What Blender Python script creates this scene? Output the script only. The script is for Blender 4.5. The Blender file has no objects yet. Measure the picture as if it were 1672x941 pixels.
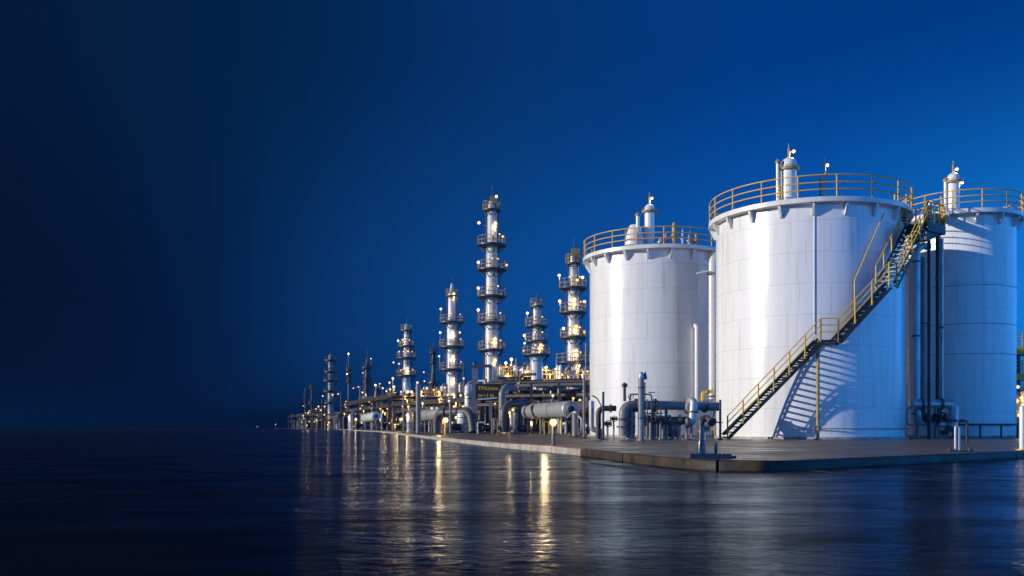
import bpy, math, random
from mathutils import Vector, Matrix
rnd = random.Random(7)
S = bpy.context.scene
COL = S.collection
R = math.radians
F, CX, HY, CZ = 1500.0, 836.0, 698.0, 0.78      # lens in photo pixels, horizon row, eye height
PAD = 0.16                                       # top of the raised concrete apron

def P(px, py, Y):
    return Vector(((px - CX) / F * Y, Y, CZ + (HY - py) / F * Y))
def PX(px, Y): return (px - CX) / F * Y
def PZ(py, Y): return CZ + (HY - py) / F * Y

# ------------------------------------------------------------------ materials
def new_mat(name):
    m = bpy.data.materials.new(name); m.use_nodes = True
    nt = m.node_tree
    return m, nt, nt.nodes['Principled BSDF']
def N(nt, typ, **kw):
    n = nt.nodes.new(typ)
    for k, v in kw.items(): setattr(n, k, v)
    return n
def paint(name, col, rough=0.4, metal=0.0, dirt=None, dirt_amt=0.35, scale=1.5, bump=0.02, stretch=(1, 1, 1), coat=0.0):
    """painted / weathered surface: noise drives colour wear, roughness and a faint bump"""
    m, nt, b = new_mat(name)
    tc = N(nt, 'ShaderNodeTexCoord'); mp = N(nt, 'ShaderNodeMapping')
    mp.inputs['Scale'].default_value = stretch
    nt.links.new(tc.outputs['Object'], mp.inputs['Vector'])
    nz = N(nt, 'ShaderNodeTexNoise'); nz.inputs['Scale'].default_value = scale; nz.inputs['Detail'].default_value = 6; nz.inputs['Roughness'].default_value = .65
    nt.links.new(mp.outputs[0], nz.inputs['Vector'])
    cr = N(nt, 'ShaderNodeValToRGB'); cr.color_ramp.elements[0].position = .42; cr.color_ramp.elements[1].position = .68
    d = dirt or tuple(c * .55 for c in col)
    cr.color_ramp.elements[0].color = (*col, 1)
    cr.color_ramp.elements[1].color = (*[c * (1 - dirt_amt) + e * dirt_amt for c, e in zip(col, d)], 1)
    nt.links.new(nz.outputs['Fac'], cr.inputs['Fac']); nt.links.new(cr.outputs[0], b.inputs['Base Color'])
    mr = N(nt, 'ShaderNodeMapRange'); mr.inputs['From Min'].default_value = .3; mr.inputs['From Max'].default_value = .7
    mr.inputs['To Min'].default_value = rough * .75; mr.inputs['To Max'].default_value = min(1, rough * 1.35)
    nt.links.new(nz.outputs['Fac'], mr.inputs['Value']); nt.links.new(mr.outputs[0], b.inputs['Roughness'])
    b.inputs['Metallic'].default_value = metal
    b.inputs['Coat Weight'].default_value = coat
    if bump:
        bp = N(nt, 'ShaderNodeBump'); bp.inputs['Strength'].default_value = .4; bp.inputs['Distance'].default_value = bump
        nt.links.new(nz.outputs['Fac'], bp.inputs['Height']); nt.links.new(bp.outputs[0], b.inputs['Normal'])
    return m

def tank_paint(name, radius, course=1.62, plate=3.4):
    m, nt, b = new_mat(name)
    L = nt.links.new
    tc = N(nt, 'ShaderNodeTexCoord'); sp = N(nt, 'ShaderNodeSeparateXYZ'); L(tc.outputs['Object'], sp.inputs[0])
    at = N(nt, 'ShaderNodeMath', operation='ARCTAN2'); L(sp.outputs['Y'], at.inputs[0]); L(sp.outputs['X'], at.inputs[1])
    mu = N(nt, 'ShaderNodeMath', operation='MULTIPLY'); L(at.outputs[0], mu.inputs[0]); mu.inputs[1].default_value = radius
    cv = N(nt, 'ShaderNodeCombineXYZ'); L(mu.outputs[0], cv.inputs['X']); L(sp.outputs['Z'], cv.inputs['Y'])
    br = N(nt, 'ShaderNodeTexBrick'); br.offset = .5; br.offset_frequency = 2
    L(cv.outputs[0], br.inputs['Vector'])
    br.inputs['Scale'].default_value = 1; br.inputs['Brick Width'].default_value = plate; br.inputs['Row Height'].default_value = course
    br.inputs['Mortar Size'].default_value = .014; br.inputs['Mortar Smooth'].default_value = .3
    br.inputs['Color1'].default_value = (.80, .80, .80, 1); br.inputs['Color2'].default_value = (.785, .785, .787, 1); br.inputs['Mortar'].default_value = (.60, .595, .59, 1)
    # streaks of dirt running down the wall
    mp = N(nt, 'ShaderNodeMapping'); mp.inputs['Scale'].default_value = (2.2, .12, 1); L(cv.outputs[0], mp.inputs['Vector'])
    nz = N(nt, 'ShaderNodeTexNoise'); nz.inputs['Scale'].default_value = 1.3; nz.inputs['Detail'].default_value = 7; nz.inputs['Roughness'].default_value = .6; L(mp.outputs[0], nz.inputs['Vector'])
    cr = N(nt, 'ShaderNodeValToRGB'); cr.color_ramp.elements[0].position = .5; cr.color_ramp.elements[0].color = (1, 1, 1, 1)
    cr.color_ramp.elements[1].position = .8; cr.color_ramp.elements[1].color = (.72, .70, .66, 1); L(nz.outputs['Fac'], cr.inputs[0])
    mx = N(nt, 'ShaderNodeMix', data_type='RGBA', blend_type='MULTIPLY'); mx.inputs['Factor'].default_value = 1
    L(br.outputs['Color'], mx.inputs['A']); L(cr.outputs[0], mx.inputs['B']); L(mx.outputs['Result'], b.inputs['Base Color'])
    mr = N(nt, 'ShaderNodeMapRange'); mr.inputs['From Min'].default_value = .3; mr.inputs['From Max'].default_value = .7
    mr.inputs['To Min'].default_value = .2; mr.inputs['To Max'].default_value = .34; L(nz.outputs['Fac'], mr.inputs['Value']); L(mr.outputs[0], b.inputs['Roughness'])
    mp3 = N(nt, 'ShaderNodeMapping'); mp3.inputs['Scale'].default_value = (5.5, .16, 1); L(cv.outputs[0], mp3.inputs['Vector'])
    n3 = N(nt, 'ShaderNodeTexNoise'); n3.inputs['Scale'].default_value = 1; n3.inputs['Detail'].default_value = 3; L(mp3.outputs[0], n3.inputs['Vector'])
    c3 = N(nt, 'ShaderNodeValToRGB'); c3.color_ramp.elements[0].position = .66; c3.color_ramp.elements[0].color = (1, 1, 1, 1); c3.color_ramp.elements[1].position = .78; c3.color_ramp.elements[1].color = (.62, .50, .40, 1); L(n3.outputs['Fac'], c3.inputs[0])
    m3 = N(nt, 'ShaderNodeMix', data_type='RGBA', blend_type='MULTIPLY'); m3.inputs['Factor'].default_value = .8
    L(mx.outputs['Result'], m3.inputs['A']); L(c3.outputs[0], m3.inputs['B']); L(m3.outputs['Result'], b.inputs['Base Color'])
    # plates bulge a little between welds: long vertical waves
    mp2 = N(nt, 'ShaderNodeMapping'); mp2.inputs['Scale'].default_value = (.9, .16, 1); L(cv.outputs[0], mp2.inputs['Vector'])
    n2 = N(nt, 'ShaderNodeTexNoise'); n2.inputs['Scale'].default_value = 1; n2.inputs['Detail'].default_value = 2; L(mp2.outputs[0], n2.inputs['Vector'])
    b1 = N(nt, 'ShaderNodeBump'); b1.inputs['Strength'].default_value = .5; b1.inputs['Distance'].default_value = .05; L(n2.outputs['Fac'], b1.inputs['Height'])
    b2 = N(nt, 'ShaderNodeBump'); b2.inputs['Strength'].default_value = .4; b2.inputs['Distance'].default_value = .02; b2.invert = True
    L(br.outputs['Fac'], b2.inputs['Height']); L(b1.outputs[0], b2.inputs['Normal']); L(b2.outputs[0], b.inputs['Normal'])
    b.inputs['Coat Weight'].default_value = .25; b.inputs['Coat Roughness'].default_value = .12
    return m

def lamp_mat(name, core, rim, strength, rimstr):
    """globe lamp: bright core running out to a warmer, dimmer rim"""
    m = bpy.data.materials.new(name); m.use_nodes = True
    nt = m.node_tree; nt.nodes.clear()
    lw = nt.nodes.new('ShaderNodeLayerWeight'); lw.inputs['Blend'].default_value = .35
    cr = nt.nodes.new('ShaderNodeValToRGB'); e = cr.color_ramp.elements
    e[0].position = .04; e[0].color = (*core, 1); e[1].position = .5; e[1].color = (*rim, 1)  # warm rim colour put in as the lamp's halo
    st = nt.nodes.new('ShaderNodeMapRange'); st.inputs['From Max'].default_value = .5; st.inputs['To Min'].default_value = strength; st.inputs['To Max'].default_value = rimstr
    em = nt.nodes.new('ShaderNodeEmission'); o = nt.nodes.new('ShaderNodeOutputMaterial')
    nt.links.new(lw.outputs['Facing'], cr.inputs[0]); nt.links.new(lw.outputs['Facing'], st.inputs[0])
    nt.links.new(cr.outputs[0], em.inputs[0]); nt.links.new(st.outputs[0], em.inputs[1]); nt.links.new(em.outputs[0], o.inputs[0])
    m.cycles.emission_sampling = 'NONE'
    return m

M = dict(
    white=paint('white_paint', (.78, .78, .77), .3, dirt=(.45, .40, .33), dirt_amt=.35, scale=1.2, stretch=(1, 1, .3), coat=.2),
    tower=paint('tower_paint', (.76, .75, .72), .3, dirt=(.40, .33, .25), dirt_amt=.45, scale=.6, stretch=(1, 1, .22)),
    tower_grey=paint('far_fade_grey_tower', (.30, .31, .32), .42, dirt=(.12, .10, .08), dirt_amt=.55, scale=.5, stretch=(1, 1, .2)),  # far column: the fade of distance is put into this darker tone
    tower_dark=paint('far_fade_dark_tower', (.075, .08, .085), .5, dirt=(.03, .025, .02), dirt_amt=.6, scale=.5),  # dark stacks and far columns; distance fade is put into the tone
    black=paint('black_steel', (.018, .019, .021), .45, dirt=(.05, .035, .02), dirt_amt=.5, scale=2.5),
    dark=paint('dark_steel', (.045, .047, .052), .45, dirt=(.09, .06, .035), dirt_amt=.5, scale=1.5),
    grey=paint('grey_pipe_paint', (.23, .23, .24), .36, dirt=(.16, .13, .10), dirt_amt=.6, scale=1.6, coat=.1),
    midgrey=paint('mid_grey_paint', (.095, .097, .103), .4, dirt=(.08, .06, .05), dirt_amt=.5, scale=1.4),
    silver=paint('aluminium_cladding', (.52, .53, .55), .38, metal=.45, dirt=(.34, .32, .30), dirt_amt=.6, scale=1.4),
    yellow=paint('yellow_paint', (.76, .43, .02), .45, dirt=(.34, .18, .03), dirt_amt=.35, scale=3),
    gold=paint('worn_ochre_paint', (.46, .30, .09), .5, dirt=(.10, .07, .04), dirt_amt=.7, scale=2),
    navy=paint('navy_paint', (.014, .022, .05), .34, dirt=(.03, .03, .03), dirt_amt=.5, scale=5, coat=.3),
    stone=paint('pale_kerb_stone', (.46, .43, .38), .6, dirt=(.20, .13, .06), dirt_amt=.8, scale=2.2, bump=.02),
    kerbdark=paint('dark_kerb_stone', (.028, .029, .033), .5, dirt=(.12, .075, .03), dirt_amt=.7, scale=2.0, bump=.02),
    strip_black=paint('strip_black', (.012, .012, .013), .6, scale=3),
    bulb=lamp_mat('lamp_glow_white', (1, .94, .8), (1, .66, .26), 6.5, 1.0),
    warm=lamp_mat('lamp_glow_warm', (1, .78, .36), (1, .48, .08), 4.5, .9),
    amber=lamp_mat('lamp_glow_amber', (1, .60, .16), (1, .42, .06), 2.6, .5),
    pale=lamp_mat('lamp_glow_pale', (1, .86, .6), (1, .7, .4), 2.2, .5),
)

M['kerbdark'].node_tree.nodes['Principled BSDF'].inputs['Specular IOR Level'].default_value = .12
# ------------------------------------------------------------------ mesh builder
class MB:
    def __init__(s): s.v = []; s.f = []; s.sm = []
    def add(s, vs, fs, smooth=False):
        b = len(s.v); s.v += [Vector(v) for v in vs]
        for f in fs: s.f.append([b + i for i in f]); s.sm.append(smooth)
        return s
    def box(s, c, size, rz=0.0):
        hx, hy, hz = size[0] / 2, size[1] / 2, size[2] / 2
        mt = Matrix.Rotation(rz, 3, 'Z'); c = Vector(c)
        vs = [c + mt @ Vector((x * hx, y * hy, z * hz)) for x in (-1, 1) for y in (-1, 1) for z in (-1, 1)]
        return s.add(vs, [(0, 1, 3, 2), (4, 6, 7, 5), (0, 4, 5, 1), (2, 3, 7, 6), (0, 2, 6, 4), (1, 5, 7, 3)])
    def beam(s, a, b, w, h, up=(0, 0, 1)):
        a, b = Vector(a), Vector(b); d = (b - a).normalized()
        up = Vector(up); up = Vector((1, 0, 0)) if abs(d.dot(up)) > .99 else up
        x = d.cross(up).normalized(); y = x.cross(d)
        vs = [p + x * (i * w / 2) + y * (j * h / 2) for p in (a, b) for i, j in ((-1, -1), (1, -1), (1, 1), (-1, 1))]
        return s.add(vs, [(3, 2, 1, 0), (4, 5, 6, 7), (0, 1, 5, 4), (1, 2, 6, 5), (2, 3, 7, 6), (3, 0, 4, 7)])
    def tube(s, pts, r, n=8, closed=False, caps=True):
        pts = [Vector(p) for p in pts]; k = len(pts)
        rs = r if isinstance(r, (list, tuple)) else [r] * k
        tang = []
        for i in range(k):
            a = pts[(i - 1) % k] if (closed or i > 0) else pts[i]
            b = pts[(i + 1) % k] if (closed or i < k - 1) else pts[i]
            tang.append((b - a).normalized())
        t0 = tang[0]; u = t0.cross(Vector((0, 0, 1)))
        if u.length < .05: u = t0.cross(Vector((1, 0, 0)))
        u.normalize(); vs = []
        for i in range(k):
            t = tang[i]; u = (u - t * u.dot(t)).normalized(); w = t.cross(u)
            for j in range(n):
                a = 2 * math.pi * j / n
                vs.append(pts[i] + (u * math.cos(a) + w * math.sin(a)) * rs[i])
        fs = []
        for i in range(k if closed else k - 1):
            o, q = i * n, ((i + 1) % k) * n
            for j in range(n): fs.append((o + j, o + (j + 1) % n, q + (j + 1) % n, q + j))
        s.add(vs, fs, True)
        if caps and not closed:
            s.add(vs[:n], [tuple(reversed(range(n)))]); s.add(vs[-n:], [tuple(range(n))])
        return s
    def lathe(s, c, prof, n=24, axis=(0, 0, 1), smooth=True):
        c = Vector(c); ax = Vector(axis).normalized()
        q = Vector((0, 0, 1)).rotation_difference(ax)
        vs = []
        for (r, z) in prof:
            for j in range(n):
                a = 2 * math.pi * j / n
                vs.append(c + q @ Vector((r * math.cos(a), r * math.sin(a), z)))
        # split at sharp profile corners so smooth shading stays crisp there
        segs = []
        for i in range(len(prof) - 1): segs.append((i, i + 1))
        prev = None
        for i, j in segs:
            d = Vector((prof[j][0] - prof[i][0], prof[j][1] - prof[i][1]))
            if d.length < 1e-6: continue
            d.normalize()
            if prev is not None and prev[1].dot(d) > .8:
                b = prev[0]
                nb = len(s.v); s.v += vs[j * n:(j + 1) * n]
            else:
                b = len(s.v); s.v += vs[i * n:(i + 1) * n]; nb = len(s.v); s.v += vs[j * n:(j + 1) * n]
            for k in range(n):
                s.f.append([b + k, b + (k + 1) % n, nb + (k + 1) % n, nb + k]); s.sm.append(smooth)
            prev = (nb, d)
        return s
    def sphere(s, c, r, n=10, m=6, sz=1.0):
        prof = [(max(1e-4, r * math.sin(math.pi * i / m)), -r * sz * math.cos(math.pi * i / m)) for i in range(m + 1)]
        b0 = len(s.v); c = Vector(c); fs = []
        vs = [c + Vector((p[0] * math.cos(2 * math.pi * j / n), p[0] * math.sin(2 * math.pi * j / n), p[1])) for p in prof for j in range(n)]
        for i in range(m):
            for j in range(n): fs.append((i * n + j, i * n + (j + 1) % n, (i + 1) * n + (j + 1) % n, (i + 1) * n + j))
        return s.add(vs, fs, True)
    def prism(s, pts, off):
        pts = [Vector(p) for p in pts]; off = Vector(off); k = len(pts)
        vs = pts + [p + off for p in pts]
        fs = [tuple(reversed(range(k))), tuple(range(k, 2 * k))] + [(i, (i + 1) % k, k + (i + 1) % k, k + i) for i in range(k)]
        return s.add(vs, fs)
    def build(s, name, mat, parent=None, origin=None):
        me = bpy.data.meshes.new(name)
        o = bpy.data.objects.new(name, me)
        org = ORG[parent.name] if parent else Vector(origin or (0, 0, 0))
        me.from_pydata([v - org for v in s.v], [], s.f)
        me.polygons.foreach_set('use_smooth', s.sm); me.update()
        me.materials.append(mat); COL.objects.link(o)
        if parent: o.parent = parent
        else: o.location = org
        ORG[o.name] = org.copy()
        return o
ORG = {}

def fillet(pts, rad, n=5):
    pts = [Vector(p) for p in pts]; out = [pts[0]]
    for i in range(1, len(pts) - 1):
        a, p, b = pts[i - 1], pts[i], pts[i + 1]
        u, w = (a - p), (b - p)
        ang = u.angle(w)
        t = min(rad / max(math.tan(ang / 2), .05), u.length * .49, w.length * .49)
        A, B = p + u.normalized() * t, p + w.normalized() * t
        for k in range(n + 1):
            q = k / n
            out.append(A * (1 - q) ** 2 + p * 2 * q * (1 - q) + B * q ** 2)
    out.append(pts[-1])
    return out
def ring(c, r, n=64, a0=0.0, a1=2 * math.pi):
    full = abs(a1 - a0 - 2 * math.pi) < 1e-6
    return [Vector((c[0] + r * math.cos(a0 + (a1 - a0) * i / n), c[1] + r * math.sin(a0 + (a1 - a0) * i / n), c[2])) for i in range(n if full else n + 1)]

def tag(o, label, cat, group=None):
    o['label'] = label; o['category'] = cat
    if group: o['group'] = group
    return o
def thing(name, label, cat, loc, group=None):
    o = bpy.data.objects.new(name, None); COL.objects.link(o); o.location = loc; o.empty_display_size = .2
    ORG[o.name] = Vector(loc)
    return tag(o, label, cat, group)
def structure(o): o['kind'] = 'structure'; return o
def copies(proto, spots, parent):
    """further copies of a part; spots are (offset vector, rotation about z) in the thing's space"""
    for off, rz in spots:
        c = proto.copy(); c.location = off; c.rotation_euler = (0, 0, rz); c.parent = parent; COL.objects.link(c); ORG[c.name] = ORG[parent.name]

LIT = [0]
def glow(parent, pos, r, mat):
    """the light a lamp gives off"""
    w = {'bulb': 22, 'warm': 55, 'amber': 20, 'pale': 6}[mat] * (r / .1) ** .5
    ld = bpy.data.lights.new('lamp_light', 'POINT'); ld.energy = w; ld.shadow_soft_size = r * .6; ld.color = (1, .62, .26) if mat in ('warm', 'amber') else (1, .74, .44)
    lo = bpy.data.objects.new('lamp_light', ld); COL.objects.link(lo); lo.parent = parent; lo.location = Vector(pos) - Vector((0, 0, r * 1.9)) - ORG[parent.name]; LIT[0] += 1
def lamp(parent, pos, r, mat='bulb', arm=None, armr=.03, name='lamp', lit=False):
    """a globe lamp, with the bracket that carries it as its sub-part"""
    b = MB().sphere(pos, r, 10, 8).build(name, M[mat], parent)
    if mat in ('bulb', 'warm') or lit: glow(b, pos, r, mat)
    if arm:
        MB().tube(fillet([*arm, pos], .3, 3), armr, 5).build('lamp_bracket', M['gold'], b)
    return b

# ------------------------------------------------------------------ world, sun, camera
SUN_H = Vector((-.982, -.182, 0)).normalized(); SUN_EL = R(14)
def make_world():
    w = bpy.data.worlds.new('World'); S.world = w; w.use_nodes = True
    nt = w.node_tree; L = nt.links.new; bg = nt.nodes['Background']; bg.inputs['Strength'].default_value = 1
    tc = N(nt, 'ShaderNodeTexCoord'); sp = N(nt, 'ShaderNodeSeparateXYZ'); L(tc.outputs['Generated'], sp.inputs[0])
    at = N(nt, 'ShaderNodeMath', operation='ARCTAN2'); L(sp.outputs['X'], at.inputs[0]); L(sp.outputs['Y'], at.inputs[1])
    fr = N(nt, 'ShaderNodeMapRange'); fr.inputs['From Min'].default_value = -math.pi; fr.inputs['From Max'].default_value = math.pi; L(at.outputs[0], fr.inputs['Value'])
    asn = N(nt, 'ShaderNodeMath', operation='ARCSINE'); L(sp.outputs['Z'], asn.inputs[0])
    def lin(c): return tuple(((x / 255 + .055) / 1.055) ** 2.4 if x > 10 else x / 255 / 12.92 for x in c)
    def ramp(stops):
        cr = N(nt, 'ShaderNodeValToRGB'); el = cr.color_ramp.elements
        while len(el) < len(stops): el.new(.5)
        for e, (a, c) in zip(el, stops):
            e.position = a / 360 + .5; e.color = (*c, 1)
        L(fr.outputs[0], cr.inputs[0]); return cr
    low = ramp([(-180, (.11, .8, 2.6)), (-130, (.02, .2, .8)), (-90, (.004, .03, .12)), (-45, lin((0, 11, 28))), (-29, lin((0, 14, 35))), (-24, lin((1, 19, 46))), (-18, lin((2, 29, 70))), (-12, lin((9, 56, 113))), (-4, lin((12, 76, 151))),
                (8, lin((14, 95, 184))), (18, lin((10, 112, 220))), (29, lin((22, 138, 239))), (50, (.12, .95, 3.0)), (90, (.20, 1.6, 4.8)), (140, (.20, 1.5, 4.6)), (180, (.11, .8, 2.6))])
    high = ramp([(-180, (.004, .03, .13)), (-90, (.003, .014, .05)), (-29, lin((4, 26, 54))), (-20, lin((3, 32, 69))), (-12, lin((2, 38, 81))), (0, lin((4, 52, 111))), (14, lin((1, 58, 133))), (29, lin((0, 60, 137))),
                 (60, (.006, .09, .40)), (120, (.01, .11, .45)), (180, (.004, .03, .13))])
    me = N(nt, 'ShaderNodeMapRange', interpolation_type='SMOOTHSTEP'); me.inputs['From Min'].default_value = R(3); me.inputs['From Max'].default_value = R(23); L(asn.outputs[0], me.inputs['Value'])
    mx = N(nt, 'ShaderNodeMix', data_type='RGBA'); L(me.outputs[0], mx.inputs['Factor']); L(low.outputs[0], mx.inputs['A']); L(high.outputs[0], mx.inputs['B'])
    sky = N(nt, 'ShaderNodeTexSky', sky_type='NISHITA'); sky.sun_disc = False; sky.sun_elevation = SUN_EL
    sky.sun_rotation = math.atan2(SUN_H.x, SUN_H.y); sky.dust_density = .2; sky.ozone_density = 6
    ad = N(nt, 'ShaderNodeMix', data_type='RGBA', blend_type='ADD'); ad.inputs['Factor'].default_value = .0003
    L(mx.outputs['Result'], ad.inputs['A']); L(sky.outputs[0], ad.inputs['B']); L(ad.outputs['Result'], bg.inputs['Color'])
make_world()
sd = bpy.data.lights.new('sun', 'SUN'); sd.energy = 4.5; sd.angle = R(.6); sd.color = (1, .95, .87)
so = bpy.data.objects.new('sun', sd); COL.objects.link(so)
sdir = (SUN_H * math.cos(SUN_EL) + Vector((0, 0, math.sin(SUN_EL))))
so.rotation_euler = sdir.to_track_quat('Z', 'Y').to_euler(); so.location = (-60, 0, 60)
cd = bpy.data.cameras.new('camera'); co = bpy.data.objects.new('camera', cd); COL.objects.link(co); S.camera = co
co.location = (0, 0, CZ); co.rotation_euler = (R(90), 0, 0); cd.sensor_width = 36; cd.lens = 36 * F / 1672
cd.shift_y = (HY - 470.5) / 1672; cd.clip_start = .1; cd.clip_end = 8000
S.view_settings.view_transform = 'Standard'; S.view_settings.look = 'None'; S.view_settings.exposure = 0; S.view_settings.gamma = 1
S.cycles.use_denoising = True; S.cycles.max_bounces = 6; S.cycles.sample_clamp_indirect = 4

# ------------------------------------------------------------------ ground, apron, kerbs
def ground_mat():
    m, nt, b = new_mat('wet_tarmac'); L = nt.links.new
    tc = N(nt, 'ShaderNodeTexCoord')
    def noise(scale, detail, st, rough=.55, dist=0.0):
        mp = N(nt, 'ShaderNodeMapping'); mp.inputs['Scale'].default_value = st; L(tc.outputs['Object'], mp.inputs['Vector'])
        n = N(nt, 'ShaderNodeTexNoise'); n.inputs['Scale'].default_value = scale; n.inputs['Detail'].default_value = detail; n.inputs['Roughness'].default_value = rough; n.inputs['Distortion'].default_value = dist
        L(mp.outputs[0], n.inputs['Vector']); return n
    mid = noise(.55, 4, (.5, 1.0, 1), .5, .6); rip = noise(6.0, 5, (.75, 1.0, 1), .6, 1.1); fine = noise(22, 3, (1, 1, 1)); wet = noise(1.6, 5, (.6, 1, 1), .6, .5)
    cr = N(nt, 'ShaderNodeValToRGB'); cr.color_ramp.elements[0].position = .35; cr.color_ramp.elements[0].color = (.0024, .0042, .0085, 1)
    cr.color_ramp.elements[1].position = .7; cr.color_ramp.elements[1].color = (.008, .010, .014, 1); L(mid.outputs['Fac'], cr.inputs[0]); L(cr.outputs[0], b.inputs['Base Color'])
    mr = N(nt, 'ShaderNodeMapRange'); mr.inputs['From Min'].default_value = .38; mr.inputs['From Max'].default_value = .66; mr.inputs['To Min'].default_value = .08; mr.inputs['To Max'].default_value = .17
    L(wet.outputs['Fac'], mr.inputs['Value']); L(mr.outputs[0], b.inputs['Roughness'])
    b1 = N(nt, 'ShaderNodeBump'); b1.inputs['Strength'].default_value = 1; b1.inputs['Distance'].default_value = .014; L(mid.outputs['Fac'], b1.inputs['Height'])
    b3 = N(nt, 'ShaderNodeBump'); b3.inputs['Strength'].default_value = 1; b3.inputs['Distance'].default_value = .0095; L(rip.outputs['Fac'], b3.inputs['Height']); L(b1.outputs[0], b3.inputs['Normal'])
    b2 = N(nt, 'ShaderNodeBump'); b2.inputs['Strength'].default_value = .5; b2.inputs['Distance'].default_value = .0006; L(fine.outputs['Fac'], b2.inputs['Height']); L(b3.outputs[0], b2.inputs['Normal'])
    L(b2.outputs[0], b.inputs['Normal']); b.inputs['Specular IOR Level'].default_value = 0
    gl = N(nt, 'ShaderNodeBsdfGlossy'); gl.inputs['Color'].default_value = (.62, .74, .92, 1); L(mr.outputs[0], gl.inputs['Roughness']); L(b2.outputs[0], gl.inputs['Normal'])
    fz = N(nt, 'ShaderNodeFresnel'); fz.inputs['IOR'].default_value = 1.075; L(b2.outputs[0], fz.inputs['Normal'])
    ms = N(nt, 'ShaderNodeMixShader'); pn = noise(.9, 6, (.38, 1.0, 1), .68, .9); pm = N(nt, 'ShaderNodeMapRange'); pm.inputs['From Min'].default_value = .36; pm.inputs['From Max'].default_value = .62; pm.inputs['To Min'].default_value = 1.0; pm.inputs['To Max'].default_value = .38; L(pn.outputs['Fac'], pm.inputs['Value'])
    mm = N(nt, 'ShaderNodeMath', operation='MULTIPLY'); L(fz.outputs[0], mm.inputs[0]); L(pm.outputs[0], mm.inputs[1]); L(mm.outputs[0], ms.inputs[0]); L(b.outputs[0], ms.inputs[1]); L(gl.outputs[0], ms.inputs[2])
    L(ms.outputs[0], nt.nodes['Material Output'].inputs['Surface'])
    return m
def pad_mat():
    m, nt, b = new_mat('damp_concrete'); L = nt.links.new
    tc = N(nt, 'ShaderNodeTexCoord')
    mp = N(nt, 'ShaderNodeMapping'); mp.inputs['Scale'].default_value = (.5, 1.1, 1); L(tc.outputs['Object'], mp.inputs['Vector'])
    n = N(nt, 'ShaderNodeTexNoise'); n.inputs['Scale'].default_value = .8; n.inputs['Detail'].default_value = 8; n.inputs['Roughness'].default_value = .65; L(mp.outputs[0], n.inputs['Vector'])
    cr = N(nt, 'ShaderNodeValToRGB'); e = cr.color_ramp.elements; e[0].position = .36; e[0].color = (.080, .060, .036, 1); e[1].position = .68; e[1].color = (.19, .145, .09, 1); L(n.outputs['Fac'], cr.inputs[0])
    br = N(nt, 'ShaderNodeTexBrick'); br.inputs['Scale'].default_value = 1; br.inputs['Brick Width'].default_value = 4; br.inputs['Row Height'].default_value = 4; br.offset = 0
    br.inputs['Mortar Size'].default_value = .02; br.inputs['Color1'].default_value = (1, 1, 1, 1); br.inputs['Color2'].default_value = (.86, .86, .86, 1); br.inputs['Mortar'].default_value = (.3, .3, .3, 1); L(tc.outputs['Object'], br.inputs['Vector'])
    mx = N(nt, 'ShaderNodeMix', data_type='RGBA', blend_type='MULTIPLY'); mx.inputs['Factor'].default_value = 1; L(cr.outputs[0], mx.inputs['A']); L(br.outputs['Color'], mx.inputs['B']); L(mx.outputs['Result'], b.inputs['Base Color'])
    mr = N(nt, 'ShaderNodeMapRange'); mr.inputs['From Min'].default_value = .35; mr.inputs['From Max'].default_value = .65; mr.inputs['To Min'].default_value = .20; mr.inputs['To Max'].default_value = .62; L(n.outputs['Fac'], mr.inputs['Value']); L(mr.outputs[0], b.inputs['Roughness'])
    bp = N(nt, 'ShaderNodeBump'); bp.inputs['Strength'].default_value = .6; bp.inputs['Distance'].default_value = .015; L(n.outputs['Fac'], bp.inputs['Height']); L(bp.outputs[0], b.inputs['Normal']); b.inputs['IOR'].default_value = 1.25
    return m
g = MB().add([(-4000, -300, 0), (4000, -300, 0), (4000, 6000, 0), (-4000, 6000, 0)], [(0, 1, 2, 3)]).build('ground', ground_mat())
structure(g)

KL = [(4.45, 16.62), (3.85, 16.85), (3.38, 17.7), (2.85, 20.3), (2.1, 25.4), (.55, 32), (-1.6, 42), (-5.9, 65), (-12.2, 100), (-20.7, 146), (-35, 208), (-55, 292), (-85, 385), (-150, 585)]
KR = [(4.45, 16.62), (5.25, 17.05), (6.57, 18.2), (8.5, 19.85), (13.3, 23.9), (22, 31.5), (60, 66), (160, 160)]
def catmull(pts, n=6):
    out = []
    for i in range(len(pts) - 1):
        p = [Vector((*pts[max(0, min(len(pts) - 1, j))], 0)) for j in (i - 1, i, i + 1, i + 2)]
        for k in range(n):
            t = k / n
            out.append(.5 * ((2 * p[1]) + (p[2] - p[0]) * t + (2 * p[0] - 5 * p[1] + 4 * p[2] - p[3]) * t * t + (3 * p[1] - p[0] - 3 * p[2] + p[3]) * t ** 3))
    out.append(Vector((*pts[-1], 0))); return out
left = catmull(KL); right = catmull(KR)
outline = list(reversed(left)) + right[1:]
top = [Vector((p.x, p.y, PAD)) for p in outline] + [Vector((160, 585, PAD))]
skirt = [Vector((p.x, p.y, -.02)) for p in outline]; ko = len(outline)
pad = MB().add(top, [tuple(range(len(top)))]).add(top[:ko] + skirt, [(i + 1, i, ko + i, ko + i + 1) for i in range(ko - 1)]).build('pavement', pad_mat()); structure(pad)

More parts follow.
